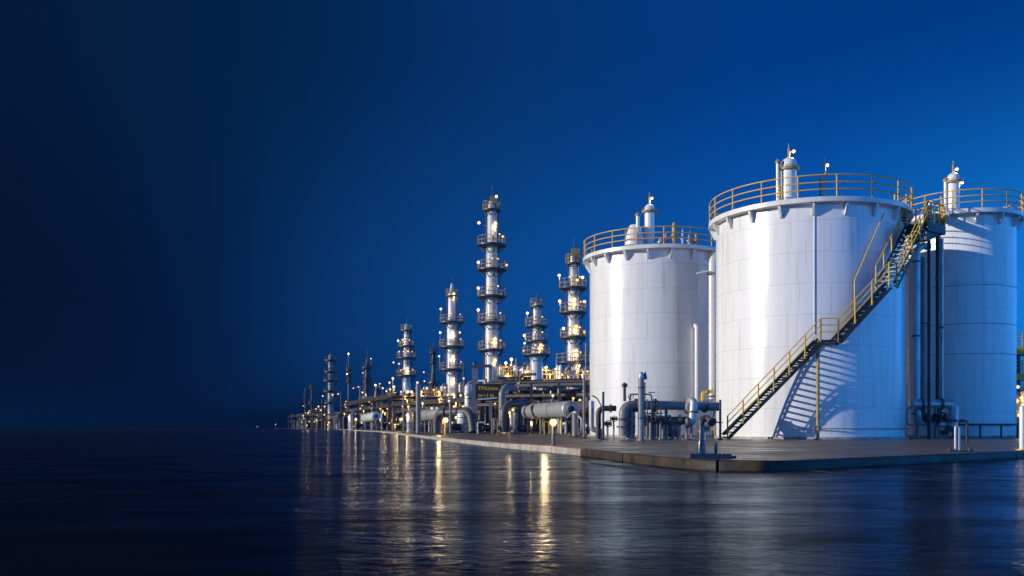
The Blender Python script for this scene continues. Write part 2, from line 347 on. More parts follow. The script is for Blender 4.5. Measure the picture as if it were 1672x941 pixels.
def kerb(name, line, mat, w=.24, h=.025, seg=None):
    """rounded kerb on the line; its outer face drops to the ground, joints every few metres"""
    rr = PAD + h; prof = [(.02, -.01), (0, rr * .3)] + [(.11 - .11 * math.cos(R(a)), rr * .35 + rr * .65 * math.sin(R(a))) for a in (8, 25, 45, 65, 85)] + [(w - .06, rr), (w - .01, PAD + h * .5), (w, PAD + .002), (w, -.01)]
    mb = MB()
    n = len(prof); vs = []; k = len(line)
    for i, p in enumerate(line):
        t = (line[min(k - 1, i + 1)] - line[max(0, i - 1)]).normalized(); nrm = Vector((t.y, -t.x, 0))     # to the inside
        jog = 0
        for (a, z) in prof: vs.append(p + nrm * (a - .03) + Vector((0, 0, z)))
    fs = [(i * n + j, (i + 1) * n + j, (i + 1) * n + j + 1, i * n + j + 1) for i in range(k - 1) for j in range(n - 1)]
    mb.add(vs, fs, True)
    mb.add(vs[:n], [tuple(range(n))]); mb.add(vs[-n:], [tuple(reversed(range(n)))])
    return structure(mb.build(name, mat))
def pieces(line, step, gap=.035):
    """cut a polyline into kerb stones of the given length"""
    out = []; cur = [line[0]]; acc = 0.0
    for a, b in zip(line, line[1:]):
        d = (b - a).length; pos = 0.0
        while acc + d - pos >= step:
            pos += step - acc; acc = 0.0; q = a + (b - a) * (pos / d)
            (cur.append(q) if (q - cur[-1]).length > .03 or len(cur) < 2 else cur.__setitem__(-1, q)); out.append(cur); nx = a + (b - a) * min(1, (pos + gap) / d); cur = [nx]
        acc += d - pos
        if (b - cur[-1]).length > .05: cur.append(b)
    out.append(cur); return [c for c in out if (c[0] - c[-1]).length > .1]
def kerb_run(name, line, mat, step):
    mbs = MB(); parts = pieces(line, step)
    for i, pc in enumerate(parts):
        o = kerb('tmp', pc, mat, w=.24 + rnd.uniform(-.012, .012), h=.025 + rnd.uniform(-.006, .006))
        me = o.data; b_ = len(mbs.v); mbs.v += [v.co.copy() for v in me.vertices]
        for p in me.polygons: mbs.f.append([b_ + q for q in p.vertices]); mbs.sm.append(p.use_smooth)
        bpy.data.objects.remove(o); bpy.data.meshes.remove(me)
    return structure(mbs.build(name, mat))
la = list(left)                      # from the nose outwards (near to far)
flip = lambda l: list(reversed(l))
# inside of the apron lies to the right of a line walked far -> near along the left edge
ysplit = 25.6
near = [p for p in la if p.y <= ysplit]; far = [near[-1]] + [p for p in la if p.y > ysplit]
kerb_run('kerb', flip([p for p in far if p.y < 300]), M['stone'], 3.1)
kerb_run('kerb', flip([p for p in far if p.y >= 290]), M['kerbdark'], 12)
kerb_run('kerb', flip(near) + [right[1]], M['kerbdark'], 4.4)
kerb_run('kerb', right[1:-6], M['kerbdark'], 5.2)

def strip(name, pts, w, z, mat):
    mb = MB(); pts = [Vector((p[0], p[1], z)) for p in pts]; vs = []
    for i, p in enumerate(pts):
        t = (pts[min(len(pts) - 1, i + 1)] - pts[max(0, i - 1)]).normalized(); nrm = Vector((-t.y, t.x, 0))
        vs += [p + nrm * w / 2, p - nrm * w / 2]
    mb.add(vs, [(2 * i, 2 * i + 1, 2 * i + 3, 2 * i + 2) for i in range(len(pts) - 1)])
    return structure(mb.build(name, mat))
worn_y = paint('worn_yellow_marking', (.48, .29, .04), .5, dirt=(.06, .05, .04), dirt_amt=.9, scale=1.4, bump=.004)
faint_y = paint('faint_yellow_marking', (.10, .06, .02), .35, dirt=(.03, .028, .027), dirt_amt=1, scale=1.2, bump=.004)
strip('road_marking', [(PX(1372, 33.2), 33.2), (PX(1672, 33.2), 33.2), (30, 33.6)], .14, PAD + .004, worn_y)
strip('road_marking', [(PX(975, 49), 49), (PX(1135, 39), 39)], .22, PAD + .004, paint('worn_white_marking', (.52, .48, .42), .5, dirt=(.14, .12, .1), dirt_amt=.9, scale=1.5, bump=.004))
def gpt(px, py): Y = CZ * F / (py - HY); return (PX(px, Y), Y)
strip('road_marking', [gpt(1285, 766), gpt(1460, 780), gpt(1672, 795)], .07, .004, faint_y)
strip('road_marking', [gpt(1480, 770), gpt(1672, 786)], .05, .004, faint_y)
strip('road_marking', [gpt(930, 752), gpt(1110, 776)], .06, .004, faint_y)

# ------------------------------------------------------------------ storage tanks
def solve(pl, pr, Y):
    al, ar = math.atan((pl - CX) / F), math.atan((pr - CX) / F)
    ac, h = (al + ar) / 2, (ar - al) / 2
    X = Y * math.tan(ac); d = Y / math.cos(ac)
    return X, d * math.sin(h), d, ac
def gate_rail(parent, c, r, z, n_posts, mat, h=1.12, tr=.034, rails=(1.0, .66, .34), skip=None):
    mb = MB()
    for q in rails: mb.tube(ring((c[0], c[1], z + h * q), r, 72), tr, 6, closed=True)
    rail = mb.build('railing', mat, parent)
    a0 = R(7); org = ORG[parent.name]
    post = MB().tube([(org.x + r, org.y, z - .28), (org.x + r, org.y, z + h)], tr * 1.1, 6)
    post.box((org.x + r - .03, org.y, z - .2), (.1, .1, .2))
    first = None
    for i in range(n_posts):
        a = a0 + 2 * math.pi * i / n_posts
        if first is None:
            first = post.build('post', mat, rail); first.rotation_euler.z = a
        else: copies(first, [((0, 0, 0), a)], rail)
    return rail

def storage_tank(label, pl, pr, Y, rim_py, over_px, n_br=20, n_posts=18, course=1.62):
    X, r, d, ac = solve(pl, pr, Y)
    ro = r + over_px / F * Y
    front = (d - ro) * math.cos(ac)
    zt = PZ(rim_py, front)                     # upper edge of the walkway
    t = thing('storage_tank', label, 'storage tank', (X, Y, PAD), 'white storage tanks')
    mat = tank_paint('tank_wall_paint', r, course)
    c = (X, Y, PAD); H = zt - PAD
    MB().lathe(c, [(r, .12), (r, H - .30)], 128).build('shell', mat, t)
    MB().lathe(c, [(r + .16, 0), (r + .16, .12), (r + .002, .12)], 96, smooth=True).build('base_ring', M['stone'], t)
    MB().lathe(c, [(ro - .05, H + .02), (r * .6, H + .38), (.01, H + .62)], 96).build('roof', M['white'], t)
    MB().lathe(c, [(r + .002, H - .30), (ro - .12, H - .24), (ro - .02, H - .27), (ro, H - .25), (ro, H - .02), (ro - .02, H), (ro - .05, H)], 128).build('walkway', M['white'], t)
    br = MB(); w = ro - r
    br.prism([(X + r - .02, Y - .06, zt - .32), (X + ro - .08, Y - .06, zt - .27), (X + ro - .1, Y - .06, zt - .42), (X + r + .12, Y - .06, zt - .85), (X + r - .02, Y - .06, zt - .9)], (0, .12, 0))
    b0 = br.build('bracket', M['white'], t); b0.rotation_euler.z = R(3)
    copies(b0, [((0, 0, 0), R(3) + 2 * math.pi * i / n_br) for i in range(1, n_br)], t)
    gate_rail(t, (X, Y), ro - .06, zt, n_posts, M['yellow'])
    return t, X, Y, r, ro, zt
TA = storage_tank('white storage tank beside the lit process columns, silver pipework at its foot', 963, 1181, 64.5, 398, 11.5)
TB = storage_tank('largest white storage tank, with the yellow railed stairway across its wall', 1169, 1479, 52.5, 322, 12)
TC = storage_tank('white storage tank wholly in blue shade behind the stairway landing', 1477, 1660, 58, 341, 12, n_br=14, n_posts=14, course=1.55)

# fixed details on tanks
def cyl_pt(T, ang, off, z):       # ang 0 = facing the camera, positive to the right
    t, X, Y, r, ro, zt = T
    base = math.atan2(-Y, -X); a = base + ang
    return Vector((X + (r + off) * math.cos(a), Y + (r + off) * math.sin(a), z))
tb = TB[0]
MB().tube([cyl_pt(TB, R(3.5), .03, 5.6), cyl_pt(TB, R(3.5), .03, TB[5] - .5)], .022, 6).build('conduit', M['white'], tb)
wr = MB().tube([cyl_pt(TB, R(a), .16, .72) for a in range(-8, 96, 4)], .035, 6)
for a in (5, 25, 50, 78): wr.tube([cyl_pt(TB, R(a), .16, .72), cyl_pt(TB, R(a), -.02, .72)], .025, 5)
wr.build('ring_pipe', M['silver'], tb)
tcn = TC[0]
for zz in (5.2, 7.0, 9.3): MB().tube([cyl_pt(TC, R(a), .018, zz) for a in range(-50, 90, 4)], .014, 5).build('ring_pipe', M['midgrey'], tcn)
gr = MB()
gr.tube([cyl_pt(TC, R(a), .45, .95) for a in range(-5, 80, 5)], .06, 6)
for a in (-5, 18, 38, 60, 75): gr.tube([cyl_pt(TC, R(a), .45, PAD), cyl_pt(TC, R(a), .45, .95)], .06, 6)
tag(gr.build('guard_rail', M['dark'], None, cyl_pt(TC, 0, .45, PAD)), 'low black guard rail curving round the foot of the shaded tank', 'guard rail')
ta = TA[0]
MB().tube(fillet([cyl_pt(TA, R(33), .28, 2.2), cyl_pt(TA, R(33), .28, 7.3), cyl_pt(TA, R(33), .02, 7.5)], .1, 3), .16, 12).build('standpipe', M['white'], ta)
MB().tube([cyl_pt(TA, R(35.5), .15, 2.0), cyl_pt(TA, R(35.5), .15, 7.0)], .035, 5).build('conduit', M['midgrey'], ta)
# roof fittings on tank A, right of its vent
for i, (px, py, h, rr, mt) in enumerate(((1088, 400, 1.0, .12, 'grey'), (1101, 402, 1.7, .16, 'gold'), (1114, 403, 1.3, .1, 'white'), (1126, 405, .9, .16, 'grey'), (1137, 408, 1.0, .12, 'gold'), (1080, 399, .7, .2, 'grey'))):
    Y = 61.5; X = PX(px, Y); z0 = TA[5] + .12
    f = MB().lathe((X, Y, z0), [(rr, 0), (rr, h * .8), (rr * .6, h), (.01, h)], 10); f.lathe((X, Y, z0 + h * .45), [(rr, 0), (rr * 1.6, 0), (rr * 1.6, .08), (rr, .08)], 10)
    f.build('roof_nozzle', M[mt], ta)

# ------------------------------------------------------------------ vent columns on the roofs
def vent_column(label, T, px, Y, w_px, top_py, ring_py, ring_w, lamp_at, side=None):
    X = PX(px, Y); r = w_px / 2 / F * Y; z0 = T[5] + .2; zt = PZ(top_py, Y); zr = PZ(ring_py, Y); rr = ring_w / 2 / F * Y
    t = thing('vent_column', label, 'vent column', (X, Y, z0), 'vent columns on the tank roofs')
    MB().lathe((X, Y, z0), [(r * 1.25, 0), (r * 1.25, .1), (r, .1), (r, zr - z0)], 28).build('shell', M['white'], t)
    hd = zt - zr
    MB().lathe((X, Y, zr), [(r * 1.04, 0), (r * 1.04, hd * .35)] + [(max(.01, r * 1.04 * math.cos(a)), hd * .35 + hd * .62 * math.sin(a)) for a in [R(x) for x in (15, 30, 45, 60, 75, 90)]], 28).build('dome', M['white'], t)
    cb = MB().lathe((X, Y, zr), [(r * 1.05, -.07), (rr, -.07), (rr, .05), (r * 1.05, .05)], 28)
    cb.tube(ring((X, Y, zr + .14), rr, 24), .018, 5, closed=True)
    cb.build('collar', M['gold'], t)
    mast = MB().tube([(X, Y, zt - .05), (X, Y, zt + .45)], .07, 7); mast.tube([(X, Y, zt + .35), (X, Y, zt + .75)], .03, 5)
    mast.build('mast', M['gold'], t)
    for (lx, ly) in lamp_at:
        p = P(lx, ly, Y - .05); lamp(t, p, .095, 'bulb', [Vector((X, Y - .02, min(p.z, zt + .5)))], .025)
    return t, X, Y, r, z0, zr
va = vent_column('slim white vent column with dome on the tank beside the process columns', TA, 1060.5, 62.3, 16, 333, 346, 25, [(1064.5, 324)])
vb = vent_column('widest white vent column, on the roof of the largest tank', TB, 1288, 49.9, 25, 257, 277, 33, [(1296, 247.5)])
vc = vent_column('white vent column on the roof of the shaded tank', TC, 1556.5, 57.2, 19, 282, 298, 28, [(1562.5, 276.5), (1571, 298.5)])
# companions of the vents
def side_pipe(label, px, Y, w_px, top_py, z0, matn, bend=0.0, hat=True):
    X = PX(px, Y); r = w_px / 2 / F * Y; zt = PZ(top_py, Y)
    t = thing('roof_pipe', label, 'roof pipe', (X, Y, z0))
    pts = [(X, Y, z0), (X, Y, zt)] if not bend else fillet([(X, Y, z0), (X, Y, zt), (X + bend, Y, zt + abs(bend) * .35)], .25)
    MB().tube(pts, r, 12).build('pipe', M[matn], t)
    if hat: MB().lathe((X, Y, zt - .04), [(r * 1.5, 0), (r * 1.5, .12), (.01, .28)], 12).build('cap', M['gold'], t)
    MB().lathe((X, Y, z0), [(r * 1.9, 0), (r * 1.9, .07), (r, .07)], 12).build('flange', M['grey'], t)
    return t
side_pipe('thin white pipe with ochre cap close beside the widest vent column', 1270, 49.7, 5.5, 266, TB[5] + .2, 'white')
side_pipe('short yellow pipe at the foot of the widest vent column', 1273, 49.0, 5, 304, TB[5] + .2, 'yellow', hat=False)
side_pipe('slanting grey gooseneck pipe behind the rail of the largest tank', 1340, 50.5, 4, 287, TB[5] + .2, 'midgrey', bend=.25, hat=False)
side_pipe('short white pipe rising beside the slim vent column', 1041.5, 61.6, 6, 352, TA[5] + .1, 'white')
side_pipe('white pipe with ochre cap beside the shaded tank vent column', 1544, 57.2, 5.5, 296, TC[5] + .2, 'white')
X, Y = PX(1036, 62.0), 62.0; z0 = TA[5] + .12
t = thing('roof_vessel', 'squat white round-shouldered vessel on the roof beside the slim vent column', 'vessel', (X, Y, z0))
rr = 15 / F * Y
MB().lathe((X, Y, z0), [(rr * 1.05, 0), (rr * 1.05, .5), (rr * .98, .8), (rr * .78, 1.25), (rr * .62, 1.5), (rr * .5, 1.62), (.01, 1.72)], 28).build('shell', M['white'], t)
MB().tube(fillet([(X - rr, Y - .1, z0), (X - rr, Y - .1, z0 + 1.35), (X - .2, Y - .1, z0 + 1.5)], .4), .035, 6).build('handrail', M['gold'], t)
MB().lathe((X, Y, z0 + .5), [(rr * 1.05, 0), (rr * 1.1, 0), (rr * 1.1, .06), (rr * 1.0, .06)], 28).build('band', M['grey'], t)
X, Y = PX(1347.5, 50.3), 50.3; z0 = TB[5] + .2
t = thing('lamp_mast', 'thin lamp mast with one light behind the rail of the largest tank', 'lamp mast', (X, Y, z0))
MB().tube([(X, Y, z0), (X, Y, PZ(256, Y))], .03, 6).build('pole', M['gold'], t)
lamp(t, P(1351, 270, Y), .09, 'bulb', [Vector((X, Y, PZ(271, Y)))], .02)
# lamps of warm light hanging on the tank rails
for T_, px, py, Y in ((TC, 1655, 362, 56.5), (TC, 1663, 371, 56.8), (TB, 1466, 342, 49.5)):
    lamp(T_[0], P(px, py, Y), .10, 'pale', [P(px, py, Y) + Vector((-.2, .3, .25))], .025)
# end gate of the railing on the largest tank
gm = MB(); Yg = 49.2
for px in (1461, 1480): gm.tube([P(px, 362, Yg), P(px, 318, Yg)], .05, 6)
for q in (322, 336, 350): gm.tube([P(1461, q + 6, Yg), P(1480, q, Yg)], .035, 6)
gm.build('rail_gate', M['yellow'], TB[0])

# ------------------------------------------------------------------ stairway
U = Vector((.991, -.135, 0)); W = Vector((-.135, -.991, 0)); O = Vector((11.0, 47.55, 0))
FR = [O, U, W]
def SP(u, w, z): return FR[0] + FR[1] * u + FR[2] * w + Vector((0, 0, z))
u1, z1, u2, u3, z3, u4 = 4.70, 5.2, 5.55, 8.0, 7.95, 8.0
ZT = 11.45                                       # head of the stairway
st = thing('stairway', 'black steel stairway with yellow handrails climbing the wall of the largest tank', 'stairway', (O.x, O.y, PAD))
def stringer(w, ua, za, ub, zb, h=.46):
    d = Vector((ub - ua, zb - za)).normalized(); nn = Vector((-d.y, d.x)) * (h / 2)
    mb = MB()
    for q0, q1 in ((1.0, .5), (-.5, -1.0)):
        pts = [SP(ua + nn.x * q0, w - .03, max(PAD, za + nn.y * q0)), SP(ua + nn.x * q1, w - .03, max(PAD, za + nn.y * q1)), SP(ub + nn.x * q1, w - .03, zb + nn.y * q1), SP(ub + nn.x * q0, w - .03, zb + nn.y * q0)]
        mb.prism(pts, FR[2] * .06)
    L_ = math.hypot(ub - ua, zb - za); k = int(L_ / .37)
    for i in range(k + 1):
        u = ua + (ub - ua) * i / k; z = za + (zb - za) * i / k
        mb.prism([SP(u - .1, w - .028, z - .06), SP(u + .12, w - .028, z - .06), SP(u + .12, w - .028, z + .02), SP(u - .1, w - .028, z + .02)], FR[2] * .05)
    return mb
for w in (-.5, .5):
    stringer(w, .05, PAD + .12, u1, z1 - .06).build('stringer', M['black'], st)
    stringer(w, u2, z1 - .06, u3, z3 - .06).build('stringer', M['black'], st)
FRA = list(FR); U2 = Vector((.8, .6, 0)); W2 = Vector((.6, -.8, 0))
FRB = [SP(u3, 0, 0), U2, W2]; LB = 2.9            # frame of the turned flight, its run
FR[:] = FRB
for w in (-.5, .5): stringer(w, 0, z3 - .06, LB, ZT - .06).build('stringer', M['black'], st)
FR[:] = FRA
org = ORG[st.name]
tr0 = None
def treads(ua, za, ub, zb, n):
    global tr0
    for i in range(1, n):
        u = ua + (ub - ua) * i / n; z = za + (zb - za) * i / n
        if tr0 is None:
            mb = MB(); c = SP(u, 0, z); U, W = FR[1], FR[2]
            for k in range(5): mb.beam(c + U * (-.12 + .06 * k) - W * .46, c + U * (-.12 + .06 * k) + W * .46, .035, .035)
            for w in (-.46, 0, .46): mb.beam(c + W * w - U * .14, c + W * w + U * .14, .03, .03)
            mb.box(c - U * .14, (.02, .93, .05), math.atan2(U.y, U.x))
            tr0 = mb.build('tread', M['dark'], st); treads.c = c
        else: copies(tr0, [(SP(u, 0, z) - treads.c, 0)], st)
treads(.0, PAD, u1, z1, 19); treads(u2, z1, u3, z3, 12)
FR[:] = FRB; tr0 = None; treads(0, z3, LB, ZT, 14); FR[:] = FRA
U, W = FRA[1], FRA[2]
MB().prism([SP(u1, -.55, z1 - .12), SP(u2, -.55, z1 - .12), SP(u2, -.55, z1), SP(u1, -.55, z1)], W * 1.1).build('landing', M['black'], st)
FR[:] = FRB
lt = MB().prism([SP(LB, -.62, ZT - .45), SP(LB + 1.75, -.62, ZT - .45), SP(LB + 1.75, -.62, ZT), SP(LB, -.62, ZT)], W2 * 1.24)
lt.prism([SP(LB + .05, -.5, ZT - 1.0), SP(LB + 1.5, -.5, ZT - .45), SP(LB + .05, -.5, ZT - .45)], W2 * 1.0)
lt.build('landing', M['black'], st)
FR[:] = FRA
def handrail(w, ua, za, ub, zb, n, ext0=0.0, ext1=0.0):
    mb = MB()
    for h in (1.08, .74, .40) if w > 0 else (1.08,):
        mb.tube([SP(ua - ext0, w, za + h), SP(ua, w, za + h), SP(ub, w, zb + h), SP(ub + ext1, w, zb + h)] if (ext0 or ext1) else [SP(ua, w, za + h), SP(ub, w, zb + h)], .028, 6)
    hr = mb.build('handrail', M['yellow'], st)
    p0 = None
    for i in range(n + 1):
        u = ua + (ub - ua) * i / n; z = za + (zb - za) * i / n
        if p0 is None:
            q = MB().tube([SP(u, w, z - .1), SP(u, w, z + 1.08)], .04, 6); q.box(SP(u, w, z - .05), (.1, .05, .16), math.atan2(FR[1].y, FR[1].x)); p0 = q.build('post', M['yellow'], hr); c0 = SP(u, w, z)
        else: copies(p0, [(SP(u, w, z) - c0, 0)], hr)
    return hr
handrail(.56, .1, PAD + .12, u1, z1, 6); handrail(.56, u1, z1, u2, z1, 1); handrail(.56, u2, z1, u3, z3, 3)
ja = [[SP(u3, w, z3 + h) for h in (1.08, .74, .40)] for w in (.56,)]
MB().prism([SP(u1, -.55, z1 - .12), SP(u2, -.55, z1 - .12), SP(u2, -.55, z1 - .13), SP(u1, -.55, z1 - .13)], W * 1.1).build('landing_pan', M['black'], st)
MB().tube([SP(u1 - .1, .35, PAD), SP(u1 - .1, .35, z1 - .3)], .085, 10).lathe(SP(u1 - .1, .35, PAD), [(.2, 0), (.2, .04), (.085, .04)], 10).lathe(SP(u1 - .1, .35, PAD + .55), [(.085, -.1), (.14, -.1), (.14, .1), (.085, .1)], 10).build('support_post', M['gold'], st)
MB().tube([SP(6.6, -.56, 6.3), SP(6.6, -.56, 8.35), SP(8.2, -1.15, 11.9)], .035, 6).build('rail_brace', M['yellow'], st)
FR[:] = FRB
handrail(.56, 0, z3, LB, ZT, 4); handrail(-.56, 0, z3, LB, ZT, 4); handrail(.56, LB, ZT, LB + 1.75, ZT, 3); handrail(-.56, LB + .9, ZT, LB + 1.75, ZT, 1)
jm = MB()
for side, w in ((0, .56),):
    for k, h in enumerate((1.08, .74, .40)): jm.tube([ja[side][k], SP(0, w, z3 + h)], .034, 6)
jm.build('corner_rail', M['yellow'], st)
# short steps from the landing up to the largest tank, and the sloping walkway across to the shaded tank
xs = MB()
for k in range(5): xs.box(SP(LB + .45, -.72 - .14 * k, ZT + .21 * (k + .8)), (.7, .2, .04), math.atan2(U2.y, U2.x))
xs.build('step', M['black'], st)
A0, B0 = SP(LB + 1.75, 0, ZT - .05), Vector((TC[1] - 2.75, TC[2] - 2.35, TC[5] - .1))
MB().beam(A0, B0, .9, .12).build('walkway', M['black'], st)
wr2 = MB(); sx = (B0 - A0).cross(Vector((0, 0, 1))).normalized() * .45
for s_ in (-1, 1):
    for h in (1.05, .7, .35): wr2.tube([A0 + sx * s_ + Vector((0, 0, h)), B0 + sx * s_ + Vector((0, 0, h))], .03, 6)
    for k in range(6): q = A0.lerp(B0, k / 5) + sx * s_; wr2.tube([q, q + Vector((0, 0, 1.05))], .034, 6)
wr2.build('walkway_rail', M['yellow'], st)
MB().tube([SP(LB + 1.2, 0, PAD), SP(LB + 1.2, 0, ZT - .45)], .085, 10).build('support_post', M['black'], st)
FR[:] = FRA
MB().tube(fillet([P(1165, 716, 47.2), P(1163, 690, 47.2), P(1172, 645, 47.2), P(1182, 716, 47.1)], .8, 6)[:12], .045, 6).tube([P(1165.5, 690, 47.2), P(1180, 690, 47.1)], .035, 6).build('entry_rail', M['yellow'], st)
cap = P(1521, 331, 49.6)
z3 = ZT
t = thing('vent_pipe', 'stubby white capped pipe beside the stairway head', 'vent pipe', (cap.x, cap.y, z3))
MB().lathe((cap.x, cap.y, z3), [(.18, 0), (.18, cap.z - z3 - .1), (.12, cap.z - z3 + .05), (.01, cap.z - z3 + .12)], 14).build('pipe', M['white'], t)
MB().lathe((cap.x, cap.y, z3 + .5), [(.18, 0), (.24, 0), (.24, .08), (.18, .08)], 14).build('flange', M['yellow'], t)

# ------------------------------------------------------------------ generic pipe things
def flange(mb, p, d, r, t=.09):
    d = Vector(d).normalized()
    mb.lathe(Vector(p) - d * t / 2, [(r * .98, 0), (r * 1.45, 0), (r * 1.45, t), (r * .98, t)], 14, axis=d)
def pipe(label, pts, r, mat='grey', bend=None, flanges=(), supports=(), name='pipe', cat='pipe', n=12, group=None, ground=PAD):
    pts = [Vector(p) for p in pts]
    base = min(pts, key=lambda p: p.z)
    t = thing(name, label, cat, (base.x, base.y, max(ground, base.z) if base.z > 1.5 else ground), group)
    MB().tube(fillet(pts, bend or r * 3, 6), r, n).build('pipe_run', M[mat], t)
    for (i, q) in flanges:
        a, b = pts[i], pts[i + 1]; mb = MB(); flange(mb, a.lerp(b, q), b - a, r); mb.build('flange', M['midgrey'], t)
    for (i, q) in supports:
        p = pts[i].lerp(pts[i + 1], q); mb = MB()
        mb.tube([(p.x, p.y, ground), (p.x, p.y, p.z - r * .7)], max(.05, r * .35), 8); mb.box((p.x, p.y, ground + .025), (r * 1.6 + .1, r * 1.6 + .1, .05))
        mb.build('support', M['grey'], t)
    return t
def handwheel(mb, c, r, axis):
    axis = Vector(axis).normalized(); u = axis.cross(Vector((0, 0, 1)) if abs(axis.z) < .9 else Vector((1, 0, 0))).normalized(); w = axis.cross(u)
    mb.tube([c + (u * math.cos(a) + w * math.sin(a)) * r for a in [2 * math.pi * k / 16 for k in range(16)]], r * .12, 5, closed=True)
    for k in range(4): a = k * math.pi / 2; mb.tube([c, c + (u * math.cos(a) + w * math.sin(a)) * r], r * .08, 4)
def valve(label, c, s, mat='dark', ax=(1, 0, 0), wheel_ax=(0, -1, 0), group=None):
    c = Vector(c); ax = Vector(ax); wa = Vector(wheel_ax)
    t = thing('valve', label, 'valve', (c.x, c.y, PAD), group)
    mb = MB().lathe(c - ax * s, [(s * .75, 0), (s * .75, .12 * s), (s * .4, .3 * s), (s * .55, s), (s * .4, 1.7 * s), (s * .75, 1.88 * s), (s * .75, 2 * s)], 12, axis=ax)
    mb.tube([c, c + wa * s * 1.6], s * .22, 8); mb.build('body', M[mat], t)
    w = MB(); handwheel(w, c + wa * s * 1.6, s * .8, wa); w.build('handwheel', M[mat], t)
    if c.z - PAD > s: MB().tube([(c.x, c.y, PAD), (c.x, c.y, c.z - s * .4)], s * .25, 8).build('support', M['grey'], t)
    return t
def drum(label, p0, p1, r, mat='silver', bands=(.2, .75), legs=(.15, .8), legmat='grey', ends=True, group=None, manway=True):
    p0, p1 = Vector(p0), Vector(p1); d = (p1 - p0); L_ = d.length; ax = d.normalized()
    mid = (p0 + p1) / 2
    t = thing('horizontal_drum', label, 'drum', (mid.x, mid.y, PAD), group)
    head = [(r * math.sin(R(a)), -r * .28 * math.cos(R(a))) for a in (2, 20, 40, 60, 80, 90)]
    prof = head + [(r, L_)] + [(r * math.sin(R(a)), L_ + r * .28 * math.cos(R(a))) for a in (80, 60, 40, 20, 2)]
    MB().lathe(p0, prof, 32, axis=ax).build('shell', M[mat], t)
    for q in bands:
        MB().lathe(p0 + ax * (L_ * q - .04), [(r, 0), (r * 1.025, 0), (r * 1.025, .09), (r, .09)], 32, axis=ax).build('band', M['midgrey'], t)
    if manway:
        mb = MB().lathe(p1 + ax * r * .2, [(r * .3, 0), (r * .3, r * .22), (r * .38, r * .22), (r * .38, r * .34), (.01, r * .36)], 14, axis=ax); handwheel(mb, p1 + ax * r * .75, r * .22, ax); mb.build('manway', M['dark'], t)
    side = ax.cross(Vector((0, 0, 1))).normalized()
    for q in legs:
        c = p0 + ax * L_ * q; mb = MB()
        for s_ in (-1, 1): mb.tube([c + side * r * .6 * s_ + Vector((0, 0, -r * .72)), Vector((c.x, c.y, PAD)) + side * r * .6 * s_], max(.06, r * .12), 8)
        mb.beam(c - side * r * .8 + Vector((0, 0, -r * .95)), c + side * r * .8 + Vector((0, 0, -r * .95)), .15, r * .18)
        mb.build('saddle', M[legmat], t)
    for q in (.3, .62):
        c = p0 + ax * L_ * q; MB().tube([c + Vector((0, 0, r * .95)), c + Vector((0, 0, r * 1.28))], r * .14, 8).lathe(c + Vector((0, 0, r * 1.25)), [(r * .12, 0), (r * .25, 0), (r * .25, .08), (.01, .09)], 10).build('nozzle', M['grey'], t)
    return t
def upright_vessel(label, px, Y, w_px, top_py, mat='silver', group=None, lampk=None, z0=None, base_py=None):
    X = PX(px, Y); r = w_px / 2 / F * Y; zt = PZ(top_py, Y); z0 = PAD if z0 is None else z0
    H = zt - z0
    t = thing('upright_vessel', label, 'vessel', (X, Y, z0), group)
    MB().lathe((X, Y, z0), [(r * 1.1, 0), (r * 1.1, .12), (r * .9, .12), (r * .9, H * .18), (r, H * .22), (r, H - r * .5), (r * .86, H - r * .25), (r * .5, H - r * .07), (.01, H)], 22).build('shell', M[mat], t)
    mb = MB(); 
    for q in (.4, .7): mb.lathe((X, Y, z0 + H * q), [(r, 0), (r * 1.06, 0), (r * 1.06, .08), (r, .08)], 22)
    mb.build('band', M['midgrey'], t)
    nb = MB().tube(fillet([(X, Y, zt - .05), (X, Y, zt + r * .6), (X + r * 1.6, Y - r * .4, zt + r * .6), (X + r * 1.6, Y - r * .4, z0 + .1)], r * .4), r * .22, 8); nb.build('outlet_pipe', M['grey'], t)
    if lampk: lamp(t, Vector((X - r * .8, Y - r * 1.05, z0 + H * .8)), .16, lampk, [Vector((X - r * .5, Y - r * .5, z0 + H * .7))])
    return t
def pump(label, px, Y, s, mat='midgrey', group=None, turn=1):
    X = PX(px, Y); z = PAD
    t = thing('pump', label, 'pump', (X, Y, z), group)
    MB().box((X, Y, z + .1 * s), (2.2 * s, .9 * s, .2 * s)).build('base_plate', M['dark'], t)
    ax = Vector((turn, 0, 0))
    mb = MB().lathe(Vector((X, Y, z + .65 * s)) - ax * .9 * s, [(.01, 0), (.3 * s, .02), (.38 * s, .1 * s), (.38 * s, .85 * s), (.3 * s, .95 * s), (.12 * s, .95 * s), (.12 * s, 1.25 * s)], 16, axis=ax)
    for k in range(6): mb.lathe(Vector((X, Y, z + .65 * s)) - ax * (.78 - .12 * k) * s, [(.38 * s, 0), (.42 * s, 0), (.42 * s, .04 * s), (.38 * s, .04 * s)], 16, axis=ax)
    mb.build('motor', M['navy'], t)
    v = MB().lathe(Vector((X, Y, z + .65 * s)) + ax * .3 * s, [(.12 * s, 0), (.5 * s, .05 * s), (.55 * s, .22 * s), (.5 * s, .4 * s), (.2 * s, .45 * s), (.2 * s, .75 * s), (.32 * s, .75 * s), (.32 * s, .85 * s), (.01, .86 * s)], 18, axis=ax)
    v.tube([(X + turn * .52 * s, Y - .25 * s, z + .7 * s), (X + turn * .52 * s, Y - .25 * s, z + 1.7 * s)], .16 * s, 10); v.build('volute', M[mat], t)
    return t

